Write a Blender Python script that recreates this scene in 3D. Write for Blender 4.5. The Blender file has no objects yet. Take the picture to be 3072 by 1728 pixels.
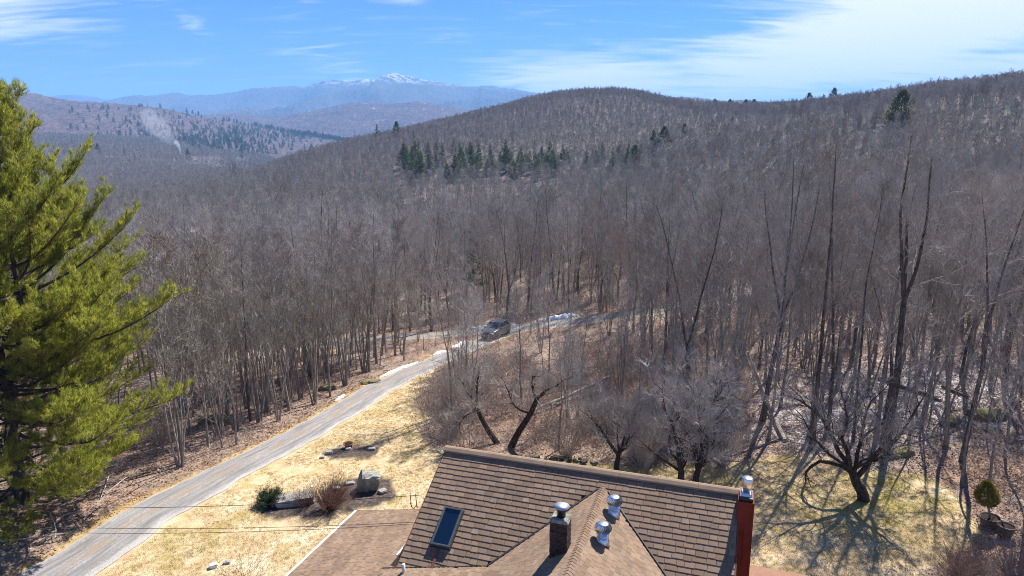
import bpy, math, random
import numpy as np
from mathutils import Vector, Matrix

R = math.radians
sc = bpy.context.scene
col = sc.collection

# ------------------------------------------------------------------ camera, sky, sun, exposure
PITCH = R(11.7)
CAM_Z = 18.0
FPX = 2048.0                      # focal length in pixels of the 3072 px wide photograph
CP, SP = math.cos(PITCH), math.sin(PITCH)

cam_data = bpy.data.cameras.new("camera")
cam_data.lens = 24.0
cam_data.sensor_width = 36.0
cam_data.clip_start = 0.2
cam_data.clip_end = 60000.0
cam = bpy.data.objects.new("camera", cam_data)
cam.location = (0, 0, CAM_Z)
cam.rotation_euler = (math.pi / 2 - PITCH, 0, 0)
col.objects.link(cam)
sc.camera = cam

sc.view_settings.view_transform = "Standard"
sc.view_settings.look = "None"
sc.view_settings.gamma = 1.0
sc.view_settings.use_curve_mapping = False
sc.view_settings.exposure = 1.27
sc.cycles.max_bounces = 6
sc.cycles.diffuse_bounces = 3
sc.cycles.transparent_max_bounces = 8
sc.cycles.volume_bounces = 1
sc.cycles.use_denoising = True
sc.cycles.denoising_prefilter = "NONE"
sc.cycles.filter_width = 1.0

SUN_EL, SUN_AZ = R(47.0), R(33.0)           # azimuth clockwise from the view direction (+Y)
SUN_DIR = Vector((math.sin(SUN_AZ) * math.cos(SUN_EL), math.cos(SUN_AZ) * math.cos(SUN_EL), math.sin(SUN_EL)))
sun_data = bpy.data.lights.new("sun", "SUN")
sun_data.energy = 5.0
sun_data.angle = R(0.5)
sun_data.color = (1.0, 0.94, 0.85)
sun = bpy.data.objects.new("sun", sun_data)
sun.rotation_euler = (-SUN_DIR).to_track_quat("-Z", "Y").to_euler()
col.objects.link(sun)

world = bpy.data.worlds.new("World")
sc.world = world
world.use_nodes = True


class NT:
    """Small helper round a node tree."""
    def __init__(self, tree):
        self.t = tree
        self.n = tree.nodes
        self.l = tree.links

    def node(self, typ, **kw):
        nd = self.n.new(typ)
        for k, v in kw.items():
            setattr(nd, k, v)
        return nd

    def put(self, sock, v):
        if isinstance(v, bpy.types.NodeSocket):
            self.l.new(v, sock)
        elif v is not None:
            sock.default_value = v

    def math(self, op, a, b=None, c=None, clamp=False):
        nd = self.node("ShaderNodeMath", operation=op, use_clamp=clamp)
        self.put(nd.inputs[0], a)
        self.put(nd.inputs[1], b)
        self.put(nd.inputs[2], c)
        return nd.outputs[0]

    def mix(self, fac, a, b, blend="MIX"):
        nd = self.node("ShaderNodeMix", data_type="RGBA", blend_type=blend)
        self.put(nd.inputs[0], fac)
        self.put(nd.inputs[6], a if isinstance(a, bpy.types.NodeSocket) else (*a[:3], 1))
        self.put(nd.inputs[7], b if isinstance(b, bpy.types.NodeSocket) else (*b[:3], 1))
        return nd.outputs[2]

    def noise(self, vec, scale, detail=4, rough=0.55, dist=0.0, out=0):
        nd = self.node("ShaderNodeTexNoise")
        self.put(nd.inputs["Vector"], vec)
        nd.inputs["Scale"].default_value = scale
        nd.inputs["Detail"].default_value = detail
        nd.inputs["Roughness"].default_value = rough
        nd.inputs["Distortion"].default_value = dist
        return nd.outputs[out]

    def ramp(self, fac, stops, interp="LINEAR"):
        nd = self.node("ShaderNodeValToRGB")
        cr = nd.color_ramp
        cr.interpolation = interp
        while len(cr.elements) < len(stops):
            cr.elements.new(0.5)
        for e, (p, c) in zip(cr.elements, stops):
            e.position = p
            e.color = (*c[:3], 1) if not isinstance(c, float) else (c, c, c, 1)
        self.put(nd.inputs[0], fac)
        return nd.outputs[0]

    def step(self, v, lo, hi):
        nd = self.node("ShaderNodeMapRange", interpolation_type="SMOOTHSTEP")
        self.put(nd.inputs[0], v)
        nd.inputs[1].default_value = lo
        nd.inputs[2].default_value = hi
        return nd.outputs[0]

    def attr(self, name, out="Fac"):
        nd = self.node("ShaderNodeAttribute", attribute_name=name)
        return nd.outputs[out]

    def mapping(self, vec, scale=(1, 1, 1), rot=(0, 0, 0)):
        nd = self.node("ShaderNodeMapping")
        self.put(nd.inputs[0], vec)
        nd.inputs["Rotation"].default_value = rot
        nd.inputs["Scale"].default_value = scale
        return nd.outputs[0]

    def bump(self, h, strength=0.5, dist=0.05):
        nd = self.node("ShaderNodeBump")
        nd.inputs["Strength"].default_value = strength
        nd.inputs["Distance"].default_value = dist
        self.put(nd.inputs["Height"], h)
        return nd.outputs[0]


def build_sky():
    w = NT(world.node_tree)
    w.n.clear()
    out = w.node("ShaderNodeOutputWorld")
    bg = w.node("ShaderNodeBackground")
    bg.inputs[1].default_value = 0.05
    sky = w.node("ShaderNodeTexSky", sky_type="NISHITA")
    sky.sun_disc = False
    sky.sun_elevation = SUN_EL
    sky.sun_rotation = SUN_AZ
    sky.altitude = 300.0
    sky.air_density = 1.0
    sky.dust_density = 0.0
    sky.ozone_density = 4.0
    tc = w.node("ShaderNodeTexCoord")
    d = tc.outputs["Generated"]
    sep = w.node("ShaderNodeSeparateXYZ")
    w.put(sep.inputs[0], d)
    x, y, z = sep.outputs
    az = w.math("ARCTAN2", x, y)
    el = w.math("ARCSINE", z)
    zz = w.math("ADD", w.math("MAXIMUM", z, 0.0), 0.16)
    comb = w.node("ShaderNodeCombineXYZ")
    w.put(comb.inputs[0], w.math("DIVIDE", x, zz))
    w.put(comb.inputs[1], w.math("DIVIDE", y, zz))
    uv = comb.outputs[0]
    # wind-drawn cirrus: long streaks
    m1 = w.mapping(uv, (0.9, 2.6, 1), (0, 0, R(-28)))
    n1 = w.noise(m1, 1.7, 9, 0.62, 0.9)
    m2 = w.mapping(uv, (2.0, 9.0, 1), (0, 0, R(-20)))
    n2 = w.noise(m2, 1.6, 7, 0.6, 0.6)
    nn = w.math("ADD", w.math("MULTIPLY", n1, 0.68), w.math("MULTIPLY", n2, 0.32))

    def blob(a0, e0, sa, se, rot):
        ca, sa_ = math.cos(rot), math.sin(rot)
        da = w.math("SUBTRACT", az, a0)
        de = w.math("SUBTRACT", el, e0)
        p = w.math("ADD", w.math("MULTIPLY", da, ca / sa), w.math("MULTIPLY", de, sa_ / sa))
        q = w.math("ADD", w.math("MULTIPLY", da, -sa_ / se), w.math("MULTIPLY", de, ca / se))
        r2 = w.math("ADD", w.math("MULTIPLY", p, p), w.math("MULTIPLY", q, q))
        return w.math("EXPONENT", w.math("MULTIPLY", r2, -1.0))
    # banks of cirrus: ahead right, upper left, and more of the same round the rest of the sky
    banks = [(0.52, 0.145, 0.36, 0.068, 0.24, 1.3), (0.12, 0.092, 0.17, 0.030, 0.0, 1.1), (0.60, 0.085, 0.34, 0.045, 0.1, 0.8), (0.62, 0.205, 0.12, 0.03, 0.3, 0.8),
             (-0.66, 0.185, 0.20, 0.075, 0.45, 1.15), (-0.42, 0.155, 0.035, 0.014, -0.6, 0.42), (-0.20, 0.205, 0.09, 0.016, -0.15, 0.45),
             (-0.22, 0.10, 0.16, 0.03, -0.25, 0.28), (1.3, 0.35, 0.5, 0.10, 0.2, 0.8), (-1.5, 0.3, 0.5, 0.09, 0.3, 0.8), (2.5, 0.3, 0.6, 0.1, 0.1, 0.8), (-2.6, 0.4, 0.5, 0.1, 0.2, 0.8)]
    m = None
    for a0, e0, s1, s2, rt, k in banks:
        b = w.math("MULTIPLY", blob(a0, e0, s1, s2, rt), k)
        m = b if m is None else w.math("MAXIMUM", m, b)
    cl = w.math("ADD", w.math("MULTIPLY", m, 0.62), w.math("MULTIPLY", w.math("SUBTRACT", nn, 0.5), 1.5))
    cl = w.step(cl, 0.06, 0.62)
    cl = w.math("MULTIPLY", cl, 0.86)
    wisp = w.math("MULTIPLY", w.step(n2, 0.52, 0.82), 0.22)
    cl = w.math("MAXIMUM", cl, wisp)
    hs = w.node("ShaderNodeHueSaturation")
    hs.inputs["Saturation"].default_value = 1.25
    w.put(hs.inputs["Color"], sky.outputs[0])
    tint = w.mix(1.0, hs.outputs[0], (0.57, 0.73, 1.08), "MULTIPLY")
    c = w.mix(cl, tint, (12.0, 11.5, 12.2))
    w.l.new(c, bg.inputs[0])
    w.l.new(bg.outputs[0], out.inputs[0])


build_sky()

# ------------------------------------------------------------------ general helpers
rng0 = np.random.default_rng(7)


def tag(o, label=None, cat=None, group=None, kind=None):
    if label: o["label"] = label
    if cat: o["category"] = cat
    if group: o["group"] = group
    if kind: o["kind"] = kind
    return o


def empty(name, loc=(0, 0, 0), rz=0.0, parent=None):
    o = bpy.data.objects.new(name, None)
    o.empty_display_size = 0.3
    o.location = loc
    o.rotation_euler = (0, 0, rz)
    o.parent = parent
    col.objects.link(o)
    return o


def thing(name, label, cat, loc=(0, 0, 0), rz=0.0, group=None):
    return tag(empty(name, loc, rz), label, cat, group)


class MB:
    """Collects tubes, boxes and triangles; build() links them as ONE mesh object."""
    def __init__(self):
        self.v, self.f, self.mi, self.n = [], [], [], 0
        self.tone = []

    def add(self, verts, faces, mi=0, tone=0.5):
        verts = np.asarray(verts, float).reshape(-1, 3)
        self.v.append(verts)
        n = self.n
        for f in faces:
            self.f.append([i + n for i in f])
        self.mi += [mi] * len(faces)
        if np.isscalar(tone):
            tone = np.full(len(verts), tone)
        self.tone.append(tone)
        self.n += len(verts)

    def tris(self, V, mi=0, tone=0.5):
        """V: (k,3,3) triangles"""
        V = np.asarray(V, float)
        k = len(V)
        if not k: return
        base = self.n
        idx = (np.arange(k * 3).reshape(k, 3) + base).tolist()
        self.v.append(V.reshape(-1, 3))
        self.f += idx
        self.mi += [mi] * k
        self.tone.append(np.full(k * 3, tone) if np.isscalar(tone) else np.repeat(tone, 3))
        self.n += k * 3

    def tube(self, P, rad, sides=6, mi=0, cap=False, tone=0.5):
        P = np.asarray(P, float)
        k = len(P)
        rad = np.broadcast_to(np.asarray(rad, float), (k,))
        T = np.gradient(P, axis=0)
        T /= np.linalg.norm(T, axis=1, keepdims=True) + 1e-9
        mt = T.mean(0)
        ref = np.array((0, 0, 1.0)) if abs(mt[2]) < 0.8 * np.linalg.norm(mt) + 1e-9 else np.array((1.0, 0.1, 0))
        N = np.cross(T, ref)
        N /= np.linalg.norm(N, axis=1, keepdims=True) + 1e-9
        B = np.cross(T, N)
        a = np.arange(sides) * 2 * math.pi / sides
        ring = P[:, None, :] + rad[:, None, None] * (np.cos(a)[None, :, None] * N[:, None, :] + np.sin(a)[None, :, None] * B[:, None, :])
        F = []
        for i in range(k - 1):
            for j in range(sides):
                j2 = (j + 1) % sides
                F.append((i * sides + j, i * sides + j2, (i + 1) * sides + j2, (i + 1) * sides + j))
        if cap:
            F.append(tuple(range(sides - 1, -1, -1)))
            F.append(tuple((k - 1) * sides + j for j in range(sides)))
        self.add(ring.reshape(-1, 3), F, mi, tone)

    def box(self, c, h, axes=None, mi=0, taper=1.0, tone=0.5):
        A = np.eye(3) if axes is None else np.asarray(axes, float)
        c = np.asarray(c, float)
        V = []
        for sz in (-1, 1):
            t = taper if sz > 0 else 1.0
            for sx, sy in ((-1, -1), (1, -1), (1, 1), (-1, 1)):
                V.append(c + A[0] * h[0] * sx * t + A[1] * h[1] * sy * t + A[2] * h[2] * sz)
        self.add(V, [(3, 2, 1, 0), (4, 5, 6, 7), (0, 1, 5, 4), (1, 2, 6, 5), (2, 3, 7, 6), (3, 0, 4, 7)], mi, tone)

    def lathe(self, prof, n=20, c=(0, 0, 0), mi=0, wob=0.0, tone=0.5):
        """prof: list of (radius, z)"""
        V, F = [], []
        a = np.arange(n) * 2 * math.pi / n
        for r, z in prof:
            for t in a:
                V.append((c[0] + r * math.cos(t), c[1] + r * math.sin(t), c[2] + z))
        for i in range(len(prof) - 1):
            for j in range(n):
                j2 = (j + 1) % n
                F.append((i * n + j, i * n + j2, (i + 1) * n + j2, (i + 1) * n + j))
        F.append(tuple(range(n - 1, -1, -1)))
        F.append(tuple((len(prof) - 1) * n + j for j in range(n)))
        self.add(V, F, mi, tone)

    def mesh(self, name, mats, smooth=False, tone=False):
        me = bpy.data.meshes.new(name)
        V = np.concatenate(self.v) if self.v else np.zeros((0, 3))
        me.from_pydata(V.tolist(), [], self.f)
        for m in (mats if isinstance(mats, (list, tuple)) else [mats]):
            me.materials.append(m)
        if any(self.mi):
            me.polygons.foreach_set("material_index", np.array(self.mi, dtype=np.int32))
        if smooth:
            me.polygons.foreach_set("use_smooth", np.ones(len(me.polygons), dtype=bool))
        if tone:
            at = me.attributes.new("tone", "FLOAT", "POINT")
            at.data.foreach_set("value", np.concatenate(self.tone).astype(np.float32))
        me.update()
        return me

    def build(self, name, mats, parent=None, smooth=False, tone=False):
        return link(name, self.mesh(name, mats, smooth, tone), parent)


def link(name, mesh, parent=None):
    o = bpy.data.objects.new(name, mesh)
    col.objects.link(o)
    if parent is not None:
        o.parent = parent
    return o


def copy_tree(o, parent=None):
    c = o.copy()
    col.objects.link(c)
    c.parent = parent
    for ch in list(o.children):
        copy_tree(ch, c)
    return c


def bevel(o, w, seg=2):
    m = o.modifiers.new("bevel", "BEVEL")
    m.width = w
    m.segments = seg
    m.limit_method = "ANGLE"
    return o


# ------------------------------------------------------------------ value noise for geometry
_perm = rng0.random((256, 256))


def vnoise(x, y):
    x = np.asarray(x, float); y = np.asarray(y, float)
    xi = np.floor(x).astype(int); yi = np.floor(y).astype(int)
    fx = x - xi; fy = y - yi
    fx = fx * fx * (3 - 2 * fx); fy = fy * fy * (3 - 2 * fy)
    g = lambda a, b: _perm[a & 255, b & 255]
    return (g(xi, yi) * (1 - fx) + g(xi + 1, yi) * fx) * (1 - fy) + (g(xi, yi + 1) * (1 - fx) + g(xi + 1, yi + 1) * fx) * fy


def fbm(x, y, oct=4, gain=0.5):
    s, a, t = 0.0, 1.0, 0.0
    for k in range(oct):
        s = s + a * (vnoise(x * 2 ** k + 17.3 * k, y * 2 ** k + 5.1 * k) - 0.5)
        t += a
        a *= gain
    return s / t * 2


# ------------------------------------------------------------------ pixels of the photograph -> directions
def ray(px, py):
    x = (px - 1536.0) / FPX
    y = (864.0 - py) / FPX
    return np.array((x, CP + y * SP, y * CP - SP))


def at_z(px, py, z):
    d = ray(px, py)
    t = (z - CAM_Z) / d[2]
    return np.array((d[0] * t, d[1] * t, z))


def at_y(px, py, Y):
    d = ray(px, py)
    t = Y / d[1]
    return np.array((d[0] * t, Y, CAM_Z + d[2] * t))


def project(p):
    p = np.atleast_2d(np.asarray(p, float))
    q = p - np.array((0, 0, CAM_Z))
    depth = q[:, 1] * CP - q[:, 2] * SP
    up = q[:, 1] * SP + q[:, 2] * CP
    depth = np.where(depth > 0.1, depth, 0.1)
    return np.stack((1536 + FPX * q[:, 0] / depth, 864 - FPX * up / depth, depth), 1)
# ------------------------------------------------------------------ terrain
CTRL = [(-60, -40, 2), (0, -60, 3), (60, -40, 3), (-200, -100, 5), (200, -100, 15), (-30, 8, .3), (0, 8, 0), (30, 8, .2), (-45, 28, -.6), (-22, 30, 0), (0, 30, 0), (20, 30, 0),
        (38, 30, .4), (0, 20, 0), (20, 20, 0), (-15, 20, 0), (10, 40, -.5), (-10, 49, -1.9), (-11, 62, -3.2), (0, 74.6, -4.5), (25, 45, 0), (45, 50, .6), (-40, 60, -4.0), (-30, 45, -2.0), (-60, 100, -9),
        (-15, 85, -6.3), (15.5, 85, -3.4), (36, 105, -3.6), (84, 125, -3), (60, 60, .5), (60, 85, -1.0), (0, 110, -7.2), (0, 150, -8.5), (-40, 150, -11.5), (-100, 200, -17), (-100, 100, -11), (40, 160, -5), (0, 250, -9),
        (0, 350, -6), (-30, 450, -2), (60, 430, 0), (-100, 350, -14), (100, 200, 1), (150, 150, 4), (150, 300, 18), (250, 350, 36), (110, 350, 8), 
        (420, 300, 45), (300, 200, 25), (200, 60, 14), (-200, 1100, -14), 
        (-300, 500, -22), (-300, 700, -22), (-400, 1000, -28), (-700, 1200, -14), (-300, 1500, -14), (-900, 1500, 5), (-600, 600, -24), (-300, 200, -22), (-200, 60, -10), (-700, 300, -15), (600, 900, 75), (700, 500, 80), (500, 1500, 60),
        (60, 800, 22), (200, 850, 36), (-100, 800, -2), (350, 700, 50), (100, 620, 12), (420, 450, 52), (140, 1250, 25), (0, 1900, 0), (-1500, 1600, 40), (1200, 1200, 90), (-1400, 600, 10), (1200, 300, 80), (0, -800, 20), (-900, -400, 10), (900, -400, 60), (-2200, -200, 20), (2200, 0, 90), (0, -2200, 20), (-900, 2200, 20), (900, 2300, 60), (2000, 1500, 90)]
CT = np.array(CTRL, float)


def _warp(x):
    return np.arcsinh(np.asarray(x, float) / 55.0)


def _tps(r2):
    return np.where(r2 > 1e-12, r2 * np.log(np.maximum(r2, 1e-12)), 0.0)


_cw = np.stack((_warp(CT[:, 0]), _warp(CT[:, 1])), 1)
_d2 = ((_cw[:, None, :] - _cw[None, :, :]) ** 2).sum(-1)
_n = len(CT)
_A = np.zeros((_n + 3, _n + 3))
_A[:_n, :_n] = _tps(_d2) + np.eye(_n) * 0.004
_A[:_n, _n] = 1; _A[:_n, _n + 1:] = _cw
_A[_n, :_n] = 1; _A[_n + 1:, :_n] = _cw.T
_sol = np.linalg.solve(_A, np.concatenate((CT[:, 2], np.zeros(3))))


_crest = np.array([(500, 480, 650, 0), (760, 474, 680, .35), (894, 459, 700, 1), (1073, 411, 770, 1), (1192, 388, 810, 1), (1371, 346, 860, 1), (1450, 326, 880, 1), (1526, 308, 900, 1), (1600, 287, 915, 1), (1670, 274, 925, 1), (1760, 264, 930, 1), (1848, 262, 920, 1),
                   (1930, 273, 890, 1), (2003, 291, 860, 1), (2100, 306, 810, 1), (2206, 312, 770, 1), (2300, 312, 740, 1), (2400, 302, 715, 1), (2500, 290, 690, 1), (2650, 272, 640, 1), (2800, 252, 585, 1), (2950, 236, 550, 1), (3072, 222, 525, 1), (3300, 205, 490, 1), (3700, 190, 460, 1), (4600, 180, 430, 0)], float)
CREST_R, CREST_Y, CREST_Z, CREST_W = [], [], [], []
for _a, _b, _c, _w in _crest:
    _d = ray(_a, _b)
    CREST_R.append(_d[0] / _d[1]); CREST_Y.append(_c); CREST_W.append(_w)
    CREST_Z.append(CAM_Z + _d[2] / _d[1] * _c - 8.5)
CREST_R, CREST_Y, CREST_Z, CREST_W = map(np.array, (CREST_R, CREST_Y, CREST_Z, CREST_W))


def H(X, Y):
    X = np.asarray(X, float); Y = np.asarray(Y, float)
    sh = X.shape
    x = _warp(X.ravel()); y = _warp(Y.ravel())
    out = np.empty(len(x))
    for i in range(0, len(x), 20000):
        s = slice(i, i + 20000)
        d2 = (x[s, None] - _cw[None, :, 0]) ** 2 + (y[s, None] - _cw[None, :, 1]) ** 2
        out[s] = _tps(d2) @ _sol[:_n] + _sol[_n] + x[s] * _sol[_n + 1] + y[s] * _sol[_n + 2]
    Xf, Yf = X.ravel(), Y.ravel()
    # the wooded dome and the ridge on the right: their crests as high as the photograph shows them
    ratio = np.where(Yf > 50, Xf / np.maximum(Yf, 50), 9.0 * np.sign(Xf))
    yc = np.interp(ratio, CREST_R, CREST_Y)
    zc = np.interp(ratio, CREST_R, CREST_Z)
    wc = np.interp(ratio, CREST_R, CREST_W)
    t = np.clip((Yf - .42 * yc) / (.58 * yc), 0, 1)
    wgt = t * t * (3 - 2 * t) * wc * (Yf > 50)
    back = np.clip((Yf - yc) / 700.0, 0, 1)
    out = out * (1 - wgt) + (zc - 45 * back ** 1.3) * wgt
    # nothing in front of a crest stands higher in view than the crest itself
    cap = CAM_Z - 8.5 + (zc - CAM_Z + 8.5) / yc * Yf - 5.0 * (1 - np.clip(Yf / yc, 0, 1))
    ex = np.maximum(out - cap, 0) * wc * np.clip((Yf - 180) / 150, 0, 1)
    out = out - ex
    r = np.hypot(Xf, Yf)
    rough = fbm(Xf / 9.0, Yf / 9.0, 3) * 0.32 * np.clip((r - 34) / 25, 0, 1)
    rough += fbm(Xf / 70.0, Yf / 70.0, 3) * 1.6 * np.clip((r - 220) / 300, 0, 1)
    return (out + rough).reshape(sh)


def P(px, py, lift=0.0):
    """the ground point that the photograph shows at a pixel"""
    d = ray(px, py)
    ys = np.concatenate((np.arange(8, 200, .25), np.arange(200, 1500, 2.0)))
    t = ys / d[1]
    z = CAM_Z + d[2] * t
    g = H(d[0] * t, ys)
    below = np.nonzero(z <= g)[0]
    if not len(below):
        k = len(ys) - 1
    else:
        k = below[0]
    if k > 0:
        a0 = z[k - 1] - g[k - 1]; a1 = z[k] - g[k]
        f = a0 / (a0 - a1 + 1e-9)
        Y = ys[k - 1] + (ys[k] - ys[k - 1]) * min(max(f, 0), 1)
    else:
        Y = ys[0]
    X = d[0] * Y / d[1]
    return np.array((X, Y, float(H(X, Y)) + lift))


def gz(x, y):
    return float(H(np.array([x]), np.array([y]))[0])


def spline(pts, n):
    """Catmull-Rom through points (k,d) -> (n,d)"""
    pts = np.asarray(pts, float)
    p = np.concatenate((2 * pts[:1] - pts[1:2], pts, 2 * pts[-1:] - pts[-2:-1]))
    seg = np.linalg.norm(np.diff(pts, axis=0), axis=1)
    s = np.concatenate(([0], np.cumsum(seg)))
    out = []
    for u in np.linspace(0, s[-1], n):
        i = min(np.searchsorted(s, u, side="right") - 1, len(pts) - 2)
        t = (u - s[i]) / (seg[i] + 1e-9)
        a, b, c, d = p[i:i + 4]
        out.append(0.5 * (2 * b + (c - a) * t + (2 * a - 5 * b + 4 * c - d) * t * t + (3 * b - a - 3 * c + d) * t ** 3))
    return np.array(out)


def poly_dist(X, Y, L):
    """distance to a polyline L (k,2)"""
    X = np.asarray(X, float); Y = np.asarray(Y, float)
    best = np.full(X.shape, 1e9)
    for (ax, ay), (bx, by) in zip(L[:-1], L[1:]):
        dx, dy = bx - ax, by - ay
        t = np.clip(((X - ax) * dx + (Y - ay) * dy) / (dx * dx + dy * dy + 1e-9), 0, 1)
        best = np.minimum(best, np.hypot(X - ax - t * dx, Y - ay - t * dy))
    return best


def in_poly(X, Y, L):
    X = np.asarray(X, float); Y = np.asarray(Y, float)
    ins = np.zeros(X.shape, bool)
    k = len(L)
    for i in range(k):
        ax, ay = L[i]; bx, by = L[(i + 1) % k]
        if ay == by: continue
        c = ((ay > Y) != (by > Y)) & (X < (bx - ax) * (Y - ay) / (by - ay) + ax)
        ins ^= c
    return ins


# driveway: from below the frame, past the pine and the lawn, to the parked car and on to the side road
DRIVE = spline([np.array((-23.5, 15.0))] + [P(*q)[:2] for q in ((170, 1728), (420, 1560), (680, 1420), (930, 1290), (1150, 1160), (1320, 1080), (1470, 1018), (1600, 983), (1760, 962), (1900, 946))], 150)
SIDE = spline([P(*q)[:2] for q in ((760, 1062), (1000, 1030), (1180, 1012), (1380, 1000), (1560, 982), (1700, 968), (1900, 944), (2060, 915), (2220, 872))] + [np.array((62.0, 122.0)), np.array((100.0, 138.0)), np.array((160.0, 150.0))], 130)
DRIVE_W, SIDE_W = 1.5, 1.9
LAWN = [P(*q)[:2] for q in ((1262, 1215), (1275, 1255), (1268, 1295), (1300, 1345), (1360, 1362), (1480, 1366), (1700, 1372), (1880, 1395), (2060, 1400), (2240, 1378), (2420, 1356),
                            (2560, 1392), (2760, 1418), (2860, 1470), (2905, 1530), (2925, 1600), (2860, 1680), (2800, 1728))] + [np.array((16.0, 12.0)), np.array((0.0, 10.0)), np.array((-21.5, 13.0))]
# the left edge of the lawn is the driveway
_dl = DRIVE[(DRIVE[:, 1] > 14) & (DRIVE[:, 1] < P(1330, 1075)[1])]
LAWN += [p for p in _dl[::4]]
LAWN = np.array(LAWN)
LAWN_EDGE = np.concatenate((LAWN, LAWN[:1]))

BEDS = []   # mulched beds: (centre, half axes, angle)


def bed(cx, cy, rx, ry):
    p = P(cx, cy)
    q = P(cx, cy - ry); s = P(cx + rx, cy)
    BEDS.append((p[0], p[1], s[0] - p[0], abs(q[1] - p[1])))


bed(1052, 1357, 90, 19)
bed(1080, 1478, 105, 50)
bed(900, 1525, 120, 30)


def ground_masks(X, Y):
    d_dr = poly_dist(X, Y, DRIVE)
    d_sd = poly_dist(X, Y, SIDE)
    ins = in_poly(X, Y, LAWN)
    de = poly_dist(X, Y, LAWN_EDGE)
    wob = fbm(X / 2.2, Y / 2.2, 3) * 0.9
    sd = np.where(ins, de, -de) + wob
    lawn = np.clip(sd / 0.9 + 0.5, 0, 1)
    dr = np.minimum(d_dr - DRIVE_W, d_sd - SIDE_W)
    verge = np.clip(1.0 - (dr + wob * 0.5) / 1.0, 0, 1)
    pr = project(np.stack((X.ravel(), Y.ravel(), H(X, Y).ravel()), 1)).reshape(X.shape + (3,))
    moss = np.exp(-(((pr[..., 0] - 2630) / 230) ** 2 + ((pr[..., 1] - 1490) / 70) ** 2)) + 0.5 * np.exp(-(((pr[..., 0] - 1950) / 330) ** 2 + ((pr[..., 1] - 1400) / 40) ** 2)) \
        + .55 * np.exp(-(((pr[..., 0] - 1275) / 40) ** 2 + ((pr[..., 1] - 1330) / 45) ** 2)) + .5 * np.exp(-(((pr[..., 0] - 570) / 130) ** 2 + ((pr[..., 1] - 1640) / 40) ** 2))
    mulch = np.zeros(X.shape)
    for cx, cy, rx, ry in BEDS:
        q = np.sqrt(((X - cx) / rx) ** 2 + ((Y - cy) / ry) ** 2) + fbm(X / .9, Y / .9, 2) * .25
        mulch = np.maximum(mulch, np.clip((1.05 - q) / .12, 0, 1))
    snow = np.exp(-(((pr[..., 0] - 2800) / 300) ** 2 + ((pr[..., 1] - 1170) / 120) ** 2)) + .7 * np.exp(-(((pr[..., 0] - 2480) / 220) ** 2 + ((pr[..., 1] - 1260) / 110) ** 2)) \
        + .8 * np.exp(-(((pr[..., 0] - 2880) / 170) ** 2 + ((pr[..., 1] - 800) / 45) ** 2)) + .7 * np.exp(-(((pr[..., 0] - 2200) / 120) ** 2 + ((pr[..., 1] - 880) / 40) ** 2))
    field = np.exp(-(((pr[..., 0] - 1545) / 42) ** 2 + ((pr[..., 1] - 562) / 9) ** 2))
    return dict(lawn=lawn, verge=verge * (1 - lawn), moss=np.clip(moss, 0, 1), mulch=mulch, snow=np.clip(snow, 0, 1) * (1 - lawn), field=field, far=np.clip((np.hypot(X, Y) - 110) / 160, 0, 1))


def principled(m, rough=0.9, spec=0.2):
    w = NT(m.node_tree)
    b = w.n["Principled BSDF"]
    b.inputs["Roughness"].default_value = rough
    b.inputs["Specular IOR Level"].default_value = spec
    return w, b


def new_mat(name):
    m = bpy.data.materials.new(name)
    m.use_nodes = True
    return m


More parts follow.
